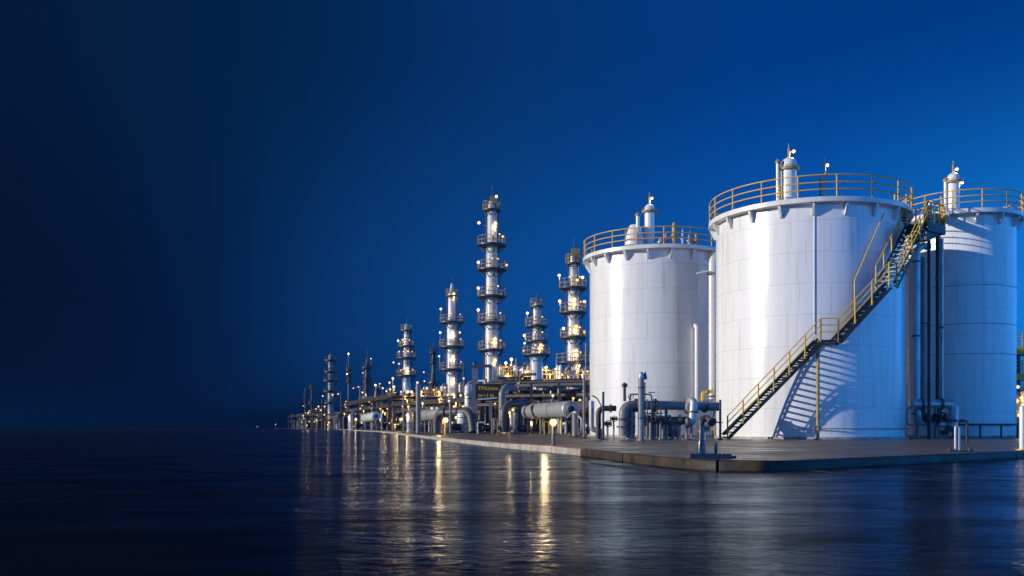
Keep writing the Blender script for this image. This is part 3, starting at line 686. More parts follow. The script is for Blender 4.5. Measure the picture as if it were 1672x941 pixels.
# ------------------------------------------------------------------ pipework at the foot of the tanks
hz = PZ(662, 46)
pipe('thick grey header pipe turning down in front of the lit tank', [P(1018, 712, 45.8), P(1018, 662, 45.8), P(1100, 662, 46.6), P(1172, 664, 47.4)], .235, 'grey', .5, [(0, .3), (0, .55), (1, .25), (1, .62), (2, .3), (2, .7)], [(1, .15), (1, .6), (1, .85)], name='header_pipe', n=18)
pipe('dark lower header pipe under the thick grey one', [P(1046, 687, 45.2), P(1098, 687, 45.2), P(1128, 687, 45.2)], .2, 'midgrey', .4, [(0, .15), (0, .6), (0, .9), (1, .4)], [(0, .7), (1, .3)], name='header_pipe', n=16)
pipe('silver swan-neck pipe standing at the end of the lower header', [P(1120, 690, 44.6), P(1130, 690, 44.6), P(1133, 655, 44.6), P(1127, 654, 44.9), P(1123, 672, 45.4)], .19, 'silver', .25, [(0, .3), (1, .5)], [(0, .1), (0, .9)], name='swan_neck_pipe', n=16)
pipe('black elbow pipe with a flanged end facing the stair foot', [P(1145, 716, 43.6), P(1145, 686, 43.6), P(1155, 682, 43.6), P(1163, 690, 43.2)], .16, 'dark', .3, [(0, .4), (2, .9)], [], name='elbow_pipe', n=14)
pipe('black elbow pipe left of the thick header, ending at a valve', [P(977, 717, 46.5), P(977, 667, 46.5), P(1006, 667, 46.5)], .14, 'dark', .35, [(0, .3), (1, .7)], [], name='elbow_pipe', n=12)
pipe('white looped pipe curving into a flanged stub by the drum', [P(966, 655, 47.5), P(966, 702, 47.5), P(981, 704, 47.5), P(981, 717, 47.5)], .14, 'silver', .5, [(2, .4)], [], name='looped_pipe', n=12)
t = upright_vessel('small grey pot vessel between header pipe and tall standpipe', 1029, 46.2, 17, 667, 'grey')
drum('low grey drum lying beneath the header pipes', P(1056, 700, 47.5), P(1108, 700, 47.5), .42, 'grey', (.3, .7), (.2, .8), manway=False)
# tall standpipe with hinged cap
def standpipe():
    X, Y = PX(1047, 42.0), 42.0; zt = PZ(610, Y)
    t = thing('standpipe', 'tall grey standpipe with hinged cap, tallest post in front of the pipework', 'standpipe', (X, Y, PAD))
    mb = MB().lathe((X, Y, PAD), [(.2, 0), (.2, .06), (.135, .06), (.135, zt - PAD - .2)], 16); mb.build('pipe', M['grey'], t)
    MB().lathe((X, Y, zt - .2), [(.15, 0), (.15, .07), (.12, .07), (.12, .16), (.07, .26), (.01, .28)], 14).build('cap', M['silver'], t)
    MB().prism([(X + .08, Y - .05, zt - .05), (X + .2, Y - .05, zt + .1), (X + .27, Y - .05, zt - .25), (X + .16, Y - .05, zt - .3)], (0, .1, 0)).build('hinge', M['navy'], t)
    MB().tube([(X + .17, Y, PAD + .2), (X + .17, Y, zt - .4)], .03, 6).build('conduit', M['midgrey'], t)
    mb = MB()
    for q in (.33, .78): mb.lathe((X, Y, PAD + (zt - PAD) * q), [(.135, 0), (.17, 0), (.17, .06), (.135, .06)], 16)
    mb.build('clamp', M['dark'], t)
standpipe()
def mushroom(label, px, Y, base_z, top_py, r=.07):
    X = PX(px, Y); zt = PZ(top_py, Y)
    t = thing('vent_pipe', label, 'vent pipe', (X, Y, base_z))
    MB().tube([(X, Y, base_z), (X, Y, zt)], r, 8).build('pipe', M['black'], t)
    MB().lathe((X, Y, zt - .05), [(r, 0), (r * 2.2, .04), (r * 2, .16), (.01, .24)], 12).build('cap', M['black'], t)
mushroom('black mushroom-capped vent standing on the thick header pipe', 1020, 45.8, hz + .2, 631)
# hose reel pole
def thin_post(label, px, Y, top_py, mat, r=.05, arm=None):
    X = PX(px, Y); zt = PZ(top_py, Y)
    t = thing('post', label, 'post', (X, Y, PAD))
    MB().tube([(X, Y, PAD), (X, Y, zt)], r, 8).build('shaft', M[mat], t)
    MB().box((X, Y, PAD + .03), (r * 4, r * 4, .06)).build('foot_plate', M['dark'], t)
    if arm:
        MB().tube(fillet([(X, Y, zt - .9), *arm], .4), .035, 6).build('arm', M['midgrey'], t)
thin_post('thin navy post with a drooping hose arm before the lit tank', 985, 46.0, 640, 'navy', .06, [P(975, 650, 46), P(966, 646, 46)])
thin_post('thin grey post just left of the lit tank edge, before the pipe rack', 953.5, 52, 612, 'grey', .07)
thin_post('navy post standing right at the stair foot', 1176, 45.6, 653, 'navy', .06)
for i, (px, py, s, lb) in enumerate(((992, 692, .2, 'black wheel valve low beside the black elbow pipe'), (1002, 684, .17, 'round-faced black valve against the thick header leg'),
                                     (1062, 683, .26, 'large black valve on the lower header right of the standpipe'), (1078, 684, .18, 'smaller black valve beside the large one on the lower header'), (1152, 700, .18, 'black valve low before the stair foot'))):
    valve(lb, P(px, py, 44.6 if i > 1 else 46.0), s)
# small-bore frame over the header
t = thing('small_bore_frame', 'thin black small-bore pipe frame with stems straddling the header pipes', 'pipe frame', (PX(1060, 44.8), 44.8, PAD))
mb = MB()
for px in (1057, 1064, 1073, 1079): mb.tube([P(px, 716, 44.9), P(px, 652 if px < 1070 else 665, 44.9)], .035, 6)
for py in (668, 675, 681): mb.tube([P(1048, py, 44.9), P(1082, py, 44.9)], .035, 6)
mb.tube(fillet([P(1028, 657, 44.9), P(1029, 644, 44.9), P(1064, 644, 44.9), P(1064, 668, 44.9)], .15), .04, 6)
mb.build('tubing', M['dark'], t)
w = MB(); handwheel(w, P(1064, 641, 44.9), .16, Vector((0, 0, 1))); handwheel(w, P(1030, 648, 44.8), .13, Vector((0, -1, 0))); w.build('handwheel', M['black'], t)
# white riser between the two lit tanks
pipe('tall white riser pipe in the gap between the two sunlit tanks', [P(1162, 652, 56), P(1162, 424, 56), P(1172, 414, 57), P(1183, 412, 58)], .17, 'white', .5, [(0, .02), (0, .9)], [], name='riser_pipe', n=14)
t = thing('ladder', 'thin yellow ladder beside the white riser pipe', 'ladder', (PX(1169, 56.2), 56.2, PAD))
mb = MB()
for dx in (-2.6, 2.0): mb.tube([P(1169 + dx, 714, 56.2), P(1169 + dx, 440, 56.2)], .03, 6)
for k in range(28): z = PZ(706 - k * 9.6, 56.2); mb.tube([(PX(1166.4, 56.2), 56.2, z), (PX(1171, 56.2), 56.2, z)], .02, 5)
mb.build('frame', M['yellow'], t)
t = thing('spray_nozzle', 'flanged spray nozzle branching from the white riser pipe', 'nozzle', (PX(1158, 56.2), 56.2, PZ(446, 56.2)))
MB().tube([P(1162, 444, 55.9), P(1151, 443, 55.7), P(1137, 447, 55.5)], .05, 7).build('arm', M['white'], t)
MB().lathe(P(1160, 448, 55.9), [(.16, 0), (.3, 0), (.3, .08), (.16, .08)], 14).build('flange', M['grey'], t)
pipe('yellow and white bent pipe at the foot of the riser', [P(1147, 655, 55), P(1147, 641, 55), P(1163, 639, 55.6)], .1, 'yellow', .2, [(1, .5)], [], name='bent_pipe')

# pipework between the largest and the shaded tank
pipe('thick blue-shaded riser with a bent head behind the stairway', [P(1497, 690, 52.4), P(1497, 408, 52.4), P(1507, 401, 52.6), P(1516, 404, 53)], .19, 'silver', .35, [(0, .05), (0, .5), (0, .93)], [], name='riser_pipe', n=16)
pipe('second silver riser hugging the bent-headed one', [P(1507, 692, 52.9), P(1507, 420, 52.9)], .16, 'grey', .3, [(0, .06), (0, .6)], [], name='riser_pipe', n=14)
pipe('tall black riser rising past the stairway landing to the shaded tank', [P(1531, 684, 52.2), P(1531, 378, 52.2)], .11, 'black', .3, [(0, .2), (0, .45), (0, .75)], [], name='riser_pipe', n=12)
pipe('slim silver riser beside the tall black one', [P(1538, 680, 52.4), P(1538, 390, 52.4)], .09, 'silver', .3, [(0, .02), (0, .5)], [], name='riser_pipe', n=10)
pipe('thick pipe bending down beside the shaded tank foot', [P(1490, 660, 51.0), P(1540, 660, 51.0), P(1557, 660, 51.0), P(1557, 690, 50.8), P(1551, 700, 50.6)], .26, 'silver', .6, [(0, .3), (0, .92), (2, .95)], [(0, .15), (0, .75)], name='header_pipe', n=18)
pipe('lower cross pipe under the thick bending one', [P(1500, 672, 50.6), P(1500, 692, 50.6), P(1540, 693, 50.4), P(1562, 700, 56.2)], .13, 'silver', .3, [(1, .4), (1, .8)], [(1, .5)], name='cross_pipe', n=12)
pipe('thin looped pipe hooked onto the largest tank near the risers', [P(1492, 664, 51.4), P(1483, 666, 51.2), P(1481, 692, 51.0), P(1490, 695, 51)], .07, 'silver', .3, [], [], name='looped_pipe', n=8)
for i, (px, py, s, lb) in enumerate(((1521, 684, .34, 'large black valve among the shaded pipes, under the risers'), (1534, 682, .3, 'black wheel valve nearest the bend of the shaded pipes'), (1540, 706, .2, 'small black valve at ground level under the shaded pipes'))):
    valve(lb, P(px, py, 50.0), s, 'black')
pipe('thin grey hoop pipe on the pavement beside the chrome bollard', [P(1564, 699, 36), P(1564, 687, 36), P(1579, 687, 36), P(1579, 723, 36)], .055, 'black', .15, [], [], name='hoop_pipe', n=8)

# ------------------------------------------------------------------ foreground stands, bollards
def base_stand():
    Y = 18.3; X = PX(1145, Y)
    t = thing('pipe_stand', 'navy pipe stand on a heavy base plate near the kerb corner', 'pipe stand', (X, Y, PAD))
    MB().box((PX(1158, Y), Y, PAD + .05), (.82, .34, .1)).box((PX(1195, Y), Y, PAD + .03), (.14, .12, .05)).build('base_plate', M['navy'], t)
    zt = PZ(692, Y)
    MB().lathe((X, Y, PAD + .1), [(.085, 0), (.08, .18), (.06, .26), (.055, .30), (.045, zt - PAD - .2), (.02, zt - PAD - .12)], 14).build('pipe', M['navy'], t)
    X2 = PX(1169, Y); MB().tube([(X2, Y, PAD + .1), (X2, Y, PZ(722, Y))], .03, 8).build('peg', M['navy'], t)
    for px in (1138, 1152, 1160, 1180): MB().lathe((PX(px, Y), Y - .12, PAD + .1), [(.014, 0), (.014, .02), (.001, .022)], 6).build('bolt', M['dark'], t)
base_stand()
def chrome_bollard():
    Y = 23.2; X = PX(1563, Y); zt = PZ(697, Y)
    t = thing('bollard', 'short silver looped bollard on a dark foot plate near the right kerb', 'bollard', (X, Y, PAD))
    MB().tube(fillet([(X - .045, Y, PAD + .03), (X - .045, Y, zt), (X + .045, Y, zt), (X + .045, Y, PAD + .03)], .045, 6), .032, 10).build('loop', M['silver'], t)
    MB().box((X + .05, Y, PAD + .02), (.62, .22, .04)).build('foot_plate', M['dark'], t)
    for dx in (-.2, .3): MB().lathe((X + dx, Y - .04, PAD + .04), [(.05, 0), (.05, .05), (.02, .06), (.001, .06)], 10).build('bolt', M['dark'], t)
chrome_bollard()
def bollard_light(label, px, Y, top_py, r=.06, mat='gold', kind='warm', bulb=.1):
    X = PX(px, Y); zt = PZ(top_py, Y)
    t = thing('bollard_light', label, 'bollard light', (X, Y, PAD), 'bollard lights along the kerb')
    MB().lathe((X, Y, PAD), [(r * 1.8, 0), (r * 1.8, .04), (r, .04), (r, (zt - PAD) * .62), (r * .7, (zt - PAD) * .64), (r * .7, zt - PAD)], 12).build('post', M[mat], t)
    lb = MB().sphere((X, Y, zt + bulb * .8), bulb, 14, 10).build('lamp', M[kind], t); glow(lb, (X - bulb * 2.2, Y - bulb * 1.0, zt + bulb * 2.7), bulb, kind)
    MB().lathe((X, Y, zt + bulb * 1.55), [(bulb * .9, 0), (bulb * .5, bulb * .35), (.01, bulb * .45)], 12).build('cap', M['dark'], t)
    return t
bollard_light('glowing bollard light at the kerb in front of the long drum', 903.5, 31.3, 695, .06, 'midgrey', 'warm', .14)
bollard_light('ochre bollard light at the kerb before the big elbow pipe', 727.5, 74, 690, .12, 'gold', 'warm', .24)
bollard_light('far small bollard light at the kerb before the second pipe rack', 655, 150, 687, .2, 'gold', 'warm', .28)
X, Y = PX(1669, 25), 25.0
t = thing('bollard', 'thick white bollard at the right kerb beside the yellow deck frame', 'bollard', (X, Y, PAD))
MB().lathe((X, Y, PAD), [(.07, .03), (.07, 1.15), (.055, 1.2), (.01, 1.22)], 16).build('post', M['white'], t)
MB().lathe((X, Y, PAD), [(.16, 0), (.16, .03), (.07, .03)], 16).build('foot_plate', M['yellow'], t)
# flat dark strip lying in the wet tarmac
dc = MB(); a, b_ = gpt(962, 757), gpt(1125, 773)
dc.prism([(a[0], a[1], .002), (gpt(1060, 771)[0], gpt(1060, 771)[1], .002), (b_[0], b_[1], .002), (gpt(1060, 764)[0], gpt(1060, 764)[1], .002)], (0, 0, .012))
tag(dc.build('dark_strip', M['strip_black'], None, (a[0], a[1], 0)), 'long black flat strip lying in the wet tarmac beside the kerb corner', 'drain cover')

# ------------------------------------------------------------------ process columns
def column(label, px, Y, prof, decks, lamps=(), mast=None, mat='tower', rail='gold', riser=True, top_box=False, cat='process column', lr=.28, group='process columns of the refinery'):
    """prof: (row, width) of the shell from top to bottom; decks: (row, width); lamps: (col,row,kind)"""
    X = PX(px, Y); k = Y / F
    t = thing('process_column', label, cat, (X, Y, PAD), group)
    pr = [(.01, PZ(prof[0][0], Y) + prof[0][1] * k * .25 - PAD), (prof[0][1] * k * .3, PZ(prof[0][0], Y) + prof[0][1] * k * .2 - PAD)]
    for (py, w) in prof: pr.append((w * k / 2, PZ(py, Y) - PAD))
    pr.append((prof[-1][1] * k / 2 * 1.04, 0))
    pr = [(r, max(0, z)) for r, z in pr]; pr.reverse()
    MB().lathe((X, Y, PAD), pr, 24).build('shell', M[mat], t)
    def rad(py):
        for (a, wa), (b, wb) in zip(prof, prof[1:]):
            if a <= py <= b: return (wa + (wb - wa) * (py - a) / (b - a)) * k / 2
        return prof[0][1] * k / 2 if py < prof[0][0] else prof[-1][1] * k / 2
    # girth flanges
    fl = MB()
    for (pa, wa), (pb, wb) in zip(prof, prof[1:]):
        if pb - pa < 8 and pa > prof[0][0]: fl.lathe((X, Y, PZ(pb, Y)), [(rad(pb), 0), (rad(pb) * 1.07, 0), (rad(pb) * 1.07, .2), (rad(pb), .2)], 24)
    for py in (prof[0][0] + 22, (prof[0][0] + 640) / 2 + 6): fl.lathe((X, Y, PZ(py, Y)), [(rad(py), 0), (rad(py) * 1.04, 0), (rad(py) * 1.04, .14), (rad(py), .14)], 24)
    fl.build('flange', M['grey' if mat == 'tower' else 'dark'], t)
    dk = sorted(decks)
    for (py, w) in dk:
        z = PZ(py, Y); ro = w * k / 2; ri = rad(py) * .98
        th = max(.16, 2.0 * k)
        mb = MB().lathe((X, Y, z), [(ri, -th), (ro, -th), (ro, 0), (ri, 0)], 26)
        for j in range(8):
            a = j * math.pi / 4 + .3; c, s_ = math.cos(a), math.sin(a)
            mb.beam((X + ri * c, Y + ri * s_, z - th - (ro - ri) * .8), (X + ro * .94 * c, Y + ro * .94 * s_, z - th), .1, .12)
        d = mb.build('deck', M['dark'], t)
        rb = MB(); hgt = 1.15
        for q in (1, .5): rb.tube(ring((X, Y, z + hgt * q), ro * .97, 26), .035 + k * .1, 5, closed=True)
        npost = 10
        for j in range(npost):
            a = j * 2 * math.pi / npost + .2; c, s_ = math.cos(a) * ro * .97, math.sin(a) * ro * .97
            rb.tube([(X + c, Y + s_, z - .1), (X + c, Y + s_, z + hgt)], .035 + k * .12, 5)
        rb.build('railing', M[rail], d)
    # ladders, hanging hoses and risers between the decks
    if riser and len(dk) > 1:
        for (pa, wa), (pb, wb) in zip(dk, dk[1:] + [(645, dk[-1][1])]):
            za, zb = PZ(pa, Y) - .1, PZ(pb, Y) + .1
            rx = min(wa, wb) * k / 2 * .86
            a1, a2 = rnd.uniform(-.5, .1), math.pi + rnd.uniform(-.1, .6)
            for aa in (a1, a2):
                if rnd.random() < .85:
                    c, s_ = math.cos(aa), math.sin(aa); rr_ = rad((pa + pb) / 2) * 1.25
                    p0 = Vector((X + rx * c, Y + rx * s_, za)); p3 = Vector((X + rx * c * rnd.uniform(.9, 1.05), Y + rx * s_, zb)); pm = Vector((X + rr_ * c, Y + rr_ * s_, (za + zb) / 2 + rnd.uniform(-.8, .8)))
                    MB().tube(fillet([p0, p0.lerp(pm, .5) + Vector((0, 0, (za - zb) * .12)), pm, p3], 1, 3), .05 + k * .25, 5).build('riser_pipe', M['dark'], t)
        aa = rnd.uniform(-1.3, -.4); c, s_ = math.cos(aa), math.sin(aa); rl = rad(560) * 1.12
        lad = MB(); zt_, zb_ = PZ(dk[0][0], Y), PZ(650, Y); tx = Vector((-s_, c, 0)) * .28
        for sg in (-1, 1): lad.tube([Vector((X + rl * c, Y + rl * s_, zb_)) + tx * sg, Vector((X + rl * c, Y + rl * s_, zt_)) + tx * sg], .05, 4)
        zz = zb_
        while zz < zt_: lad.tube([Vector((X + rl * c, Y + rl * s_, zz)) - tx, Vector((X + rl * c, Y + rl * s_, zz)) + tx], .035, 4); zz += .8
        lad.build('ladder', M['gold'], t)
    if top_box:
        z = PZ(dk[0][0], Y); MB().box((X + .3, Y, z + 1.0), (1.1, .9, 2.0)).box((X - .6, Y, z + .6), (.5, .6, 1.2)).build('equipment_box', M['gold'], t)
    if mast:
        z0 = PZ(prof[0][0], Y); mp = MB().tube([(X + .1, Y, z0 - .2), (X + .1, Y, PZ(mast, Y))], [.07 + k * .5, .02 + k * .15], 5)
        mp.tube([(X + .1 - k * 3, Y, PZ(mast, Y) * .6 + z0 * .4), (X + .1 + k * 3, Y, PZ(mast, Y) * .6 + z0 * .4)], k * .35, 4)
        mp.build('antenna', M['dark'], t)
    if mat == 'tower':  # extra rail lamps added at random for golden sparkle
        for i_, (py, w) in enumerate(dk[1:]):
            for a in (-1.95 + .5 * rnd.random(), -1.2 + .6 * rnd.random()):
                ro = w * k / 2 * .93; p = Vector((X + ro * math.cos(a), Y + ro * math.sin(a), PZ(py, Y) + 1.25))
                lamp(t, p, lr * .55, 'amber' if rnd.random() < .6 else 'pale', [p - Vector((0, 0, 1.2)), p - Vector((0, 0, .1))], .05, lit=(a < -1.45))
    for (lx, ly, kind) in lamps:
        r_ = rad(ly); dx = (lx - px) * k; z = PZ(ly, Y)
        below = [d for d in dk if d[0] >= ly]
        if abs(dx) < r_ * 1.05:
            yy = Y - math.sqrt(max(.05, (r_ * 1.02) ** 2 - dx * dx)) - .35
            lamp(t, Vector((X + dx, yy, z)), lr, kind, [Vector((X + dx * .7, Y - r_ * .5, z + .1))], .05)
        else:
            if below and abs(dx) <= below[0][1] * k / 2 * 1.25 and below[0][0] - ly < 26:
                ro = below[0][1] * k / 2 * .97; bx = max(-ro, min(ro, dx)); by = -math.sqrt(max(0, ro * ro - bx * bx)) * .3
                arm = [Vector((X + bx, Y + by, PZ(below[0][0], Y))), Vector((X + bx, Y + by, z - .1))]
                lamp(t, Vector((X + dx, Y + by, z)), lr * .8, kind, arm, .04 + k * .1)
            else:
                lamp(t, Vector((X + dx, Y, z)), lr * .8, kind, [Vector((X, Y, z - .8)), Vector((X + dx * .8, Y, z - .2))], .04 + k * .1)
    return t

column('tallest white process column, five round decks between base and crown', 803, 140,
       [(331, 11), (341, 14), (398, 15), (402, 18), (520, 19), (524, 21), (640, 21)],
       [(343, 30), (400, 48), (440, 48), (484, 48), (527, 47), (571, 45)],
       [(810.5, 322, 'bulb'), (782, 364, 'bulb'), (809, 366.5, 'warm'), (821, 387, 'amber'), (781, 429, 'bulb'), (827, 433, 'amber'), (781, 471, 'bulb'), (781, 506.5, 'bulb'), (808.5, 555, 'warm'), (808.5, 589.5, 'warm'), (807, 597, 'pale')], mast=302, top_box=True)
column('white process column close beside the sunlit tank, antenna on top', 936, 130,
       [(419, 11), (430, 12), (466, 12), (470, 17), (545, 18), (550, 20), (640, 21)],
       [(430, 25), (470, 46), (510, 44), (551, 44), (592, 58)],
       [(944, 409, 'pale'), (913, 450, 'bulb'), (951, 454, 'bulb'), (942, 459, 'amber'), (914, 492, 'bulb'), (937, 491, 'warm'), (954, 493.5, 'bulb'), (920, 537, 'bulb'), (940, 535, 'warm'), (954, 543, 'amber'), (939.5, 574, 'warm'), (944, 598, 'warm')], mast=388, top_box=True)
column('shorter white process column standing between two taller decked ones', 876, 150,
       [(496, 8), (502, 11), (525, 11), (531, 13), (556, 13), (558, 16), (579, 18), (582, 21), (640, 21)],
       [(500, 21), (532, 37), (557, 38), (579, 46)],
       [(861, 512, 'bulb'), (856, 548, 'bulb'), (856.5, 561, 'pale'), (883, 564.5, 'warm'), (855, 573, 'amber'), (890, 601, 'warm'), (886, 566, 'amber')], mast=478)
column('white process column with a conical cap and glowing lamps down its front', 738, 175,
       [(464, 4), (478, 8), (480, 12), (520, 13), (524, 16), (600, 17), (604, 18), (660, 18)],
       [(483, 20), (526, 40), (566, 42), (603, 42)],
       [(741.5, 481, 'warm'), (720, 505, 'bulb'), (719, 543.5, 'bulb'), (739.5, 543.5, 'warm'), (751, 543.5, 'pale'), (717, 582, 'pale'), (741, 583, 'warm'), (741, 619.5, 'warm'), (741, 645, 'warm')], mast=450)
column('slender white process column with four decks above the far pipe rack', 664, 220,
       [(530, 6), (540, 8), (562, 9), (566, 11), (612, 11), (614, 13), (660, 13)],
       [(539, 19), (565, 27), (584, 33), (613, 34)],
       [(650, 556.5, 'bulb'), (658, 555.5, 'warm'), (652, 575, 'pale'), (667, 574.5, 'amber'), (642.5, 592, 'pale'), (652, 594.5, 'pale'), (666.5, 602, 'warm'), (667, 640, 'warm'), (655, 640, 'pale'), (655, 605, 'amber')], mast=515, lr=.3)
column('grey process column with four decks near the seaward end of the plant', 540, 345,
       [(580, 6), (585, 8), (640, 9), (642, 10), (698, 10)],
       [(588, 21), (606.5, 22), (621, 25), (638, 24), (657, 22)],
       [(544, 645, 'amber'), (527, 647, 'pale'), (552, 643.5, 'pale')], mast=573, mat='tower_grey', rail='dark', lr=.4)
column('dark grey process column with a spire-like top', 599.5, 300,
       [(586, 3), (597, 5), (598, 8), (650, 9), (698, 9)],
       [(600, 18), (623, 14), (635, 14)],
       [(606, 586, 'pale'), (592.5, 609, 'amber'), (598, 645, 'pale')], mast=568, mat='tower_dark', rail='dark', lr=.3)
column('thin dark stack topped by a single bright lamp', 569.5, 318,
       [(580, 2), (600, 2.4), (603, 3.4), (698, 4)],
       [(602.5, 9), (612, 10), (622, 8)],
       [(569.5, 578, 'bulb'), (567, 611, 'bulb'), (577, 634, 'amber'), (585, 632, 'amber')], mat='tower_dark', rail='dark', lr=.32, cat='stack')
column('thin dark stack between the conical-capped column and the slender one', 707.5, 235,
       [(572, 3), (575, 4), (610, 5), (612, 7), (660, 8)],
       [(575, 13), (591, 10), (625, 18), (637, 10)],
       [(692, 608, 'pale'), (693, 622.5, 'pale'), (703, 625, 'pale'), (713, 640, 'amber'), (703, 640, 'amber')], mast=560, mat='tower_dark', rail='dark', lr=.28, cat='stack')
column('outermost thin dark stack at the seaward end', 499, 425, [(634, 2.4), (660, 3), (698, 3.4)], [(647, 6), (655, 7)], [(495.5, 663, 'amber')], mat='tower_dark', rail='dark', riser=False, lr=.35, cat='stack')
column('thin dark stack with a crossbar, second from the seaward end', 509, 420, [(630, 2.2), (658, 3.2), (698, 3.6)], [(632, 8), (657, 12)], [(507.5, 675, 'amber'), (499, 675, 'amber')], mast=625, mat='tower_dark', rail='dark', riser=False, lr=.4, cat='stack')

# ------------------------------------------------------------------ pipe racks
def rack(label, x0, x1, Ya, Yb, rows, post_px, depth, legs_mat='midgrey', pipes_mat=('midgrey', 'dark', 'grey'), lampset=(), yellow=0, pr=1.0, drops=38):
    """rows: heights in photo rows at the near end; pipes run from column x0 at Ya to x1 at Yb"""
    A, B = Vector((PX(x0, Ya), Ya, 0)), Vector((PX(x1, Yb), Yb, 0)); d = (B - A).normalized(); nb = Vector((-d.y, d.x, 0)); nb = nb if nb.y > 0 else -nb
    t = thing('pipe_rack', label, 'pipe rack', (*((A + B) / 2).xy, PAD), 'pipe racks of the refinery')
    ztop = PZ(rows[0], (Ya + Yb) / 2)
    for px in post_px:
        # where the sight line through this column crosses the rack line
        k = (px - CX) / F; s_ = (A.x - k * A.y) / (k * d.y - d.x); q = A + d * s_
        for off in (0, depth):
            c = q + nb * off; MB().box((c.x, c.y, (ztop + PAD) / 2), (.32 * pr, .32 * pr, ztop - PAD)).build('leg', M[legs_mat], t)
        mb = MB()
        for ry in rows: z = PZ(ry, (Ya + Yb) / 2); mb.beam(q + Vector((0, 0, z - .25)), q + nb * depth + Vector((0, 0, z - .25)), .2, .28)
        mb.build('crossbeam', M[legs_mat], t)
    for i, ry in enumerate(rows):
        z = PZ(ry, (Ya + Yb) / 2)
        bm_ = MB().beam(A + Vector((0, 0, z - .2)), B + Vector((0, 0, z - .2)), .2, .3); bm_.build('beam', M[legs_mat], t)
        n = 4
        for j in range(n):
            r_ = rnd.uniform(.14, .34) * pr; o = nb * (depth * (j + .5) / n)
            p0, p1 = A + o, B + o; zz = z + r_
            pts = [p0 + Vector((0, 0, zz)), p1 + Vector((0, 0, zz))]
            if rnd.random() < .5:
                q = rnd.uniform(.3, .8); m_ = p0.lerp(p1, q)
                pts = [p0 + Vector((0, 0, zz)), m_ + Vector((0, 0, zz)), m_ + Vector((0, 0, zz - rnd.uniform(1, 2.2)))]
                if rnd.random() < .5: pts = [p1 + Vector((0, 0, zz)), m_ + Vector((0, 0, zz)), m_ + Vector((0, 0, zz + .9)), m_ + d * 2 + Vector((0, 0, zz + .9))]
            MB().tube(fillet(pts, r_ * 2.5, 4), r_, 10).build('pipe', M[rnd.choice(pipes_mat)], t)
    rq = random.Random(int(x0 * 7 + x1))
    for j in range(drops):
        q = A.lerp(B, rq.random()) + nb * rq.uniform(.1, .9) * depth; ztp = PZ(rq.choice(rows), q.y) + rq.uniform(-.3, .5); r_ = rq.uniform(.07, .17) * pr
        zb = PAD if rq.random() < .6 else ztp - rq.uniform(.8, 2) * pr; m_ = M[rq.choice(('grey', 'silver', 'white', 'gold', 'midgrey', 'dark'))]
        if rq.random() < .5: pts = [q + Vector((0, 0, zb)), q + Vector((0, 0, ztp)), q + d * rq.choice((-1, 1)) * rq.uniform(.8, 2) * pr + Vector((0, 0, ztp))]
        else: pts = [q + Vector((0, 0, zb)), q + Vector((0, 0, ztp))]
        dp = MB().tube(fillet(pts, r_ * 3, 4), r_, 8).build('drop_pipe', m_, t)
        if rq.random() < .6:
            zz = zb + (ztp - zb) * rq.uniform(.2, .7); c = q + Vector((0, 0, zz)); v = MB().lathe(c - Vector((0, 0, r_ * 1.6)), [(r_ * 1.1, 0), (r_ * 2.0, .02), (r_ * 2.0, r_ * .5), (r_ * 1.4, r_ * 1.1), (r_ * 1.4, r_ * 2.2), (r_ * 2.0, r_ * 2.7), (r_ * 2.0, r_ * 3.2), (r_ * 1.1, r_ * 3.3)], 10)
            v.tube([c, c - nb * r_ * 3.4], r_ * .4, 6); handwheel(v, c - nb * r_ * 3.4, r_ * 1.8, nb); v.build('valve', M[rq.choice(('gold', 'yellow', 'dark', 'grey'))], dp)
    if yellow:
        z = ztop + .35; mb = MB()
        for h in (1.1, .6): mb.tube([A + Vector((0, 0, z + h)), B + Vector((0, 0, z + h))], .06 * pr, 5)
        L_ = (B - A).length; n = int(L_ / 1.6)
        for j in range(n + 1): q = A.lerp(B, j / n); mb.tube([q + Vector((0, 0, z - .3)), q + Vector((0, 0, z + 1.1))], .06 * pr, 5)
        mb.build('railing', M['yellow'], t)
    for (lx, ly, kind, r_) in lampset:
        k = (lx - CX) / F; s_ = (A.x - k * A.y) / (k * d.y - d.x); q = A + d * s_; z = PZ(ly, q.y)
        p = Vector((q.x, q.y - .3, z)); lamp(t, p, r_, kind, [Vector((q.x, q.y, z - .6)), Vector((q.x, q.y - .1, z + .1))], .05, lit=(kind == 'amber' and q.y < 160 and len(t.children) % 2 == 0))
    return t, A, B, d, nb, ztop

def scatter_lamps(n, x0, x1, y0, y1, seed, r=(.1, .2), kinds=('amber', 'amber', 'pale', 'warm')):
    q = random.Random(seed); return [(q.uniform(x0, x1), q.uniform(y0, y1), q.choice(kinds), q.uniform(*r)) for _ in range(n)]
r1 = rack('nearest dark pipe rack, three tiers of pipes behind the long drum', 776, 985, 108, 100, (626, 643, 657), (776, 822, 868, 914, 958), 6,
          'dark', ('dark', 'black', 'midgrey'), scatter_lamps(22, 785, 960, 636, 700, 3, (.10, .17)))
r2 = rack('second pipe rack, from the tall frame back to the slender column', 640, 774, 150, 124, (656, 668), (645, 683, 728, 773), 7,
          'dark', ('dark', 'dark', 'midgrey'), scatter_lamps(26, 645, 770, 652, 700, 5, (.12, .22)), pr=1.2)
r3 = rack('third pipe rack, low dark beams below the spired column', 557, 640, 270, 190, (656, 668), (558, 585, 612, 636), 10,
          'dark', ('dark', 'midgrey', 'grey'), scatter_lamps(26, 560, 640, 655, 698, 8, (.15, .25)), pr=1.7)
r4 = rack('farthest pipe rack, thin dark beams at the seaward end', 470, 548, 430, 330, (678, 686), (471, 490, 512, 530), 12,
          'dark', ('dark', 'midgrey'), scatter_lamps(12, 492, 548, 668, 696, 9, (.18, .3)), pr=2.0)

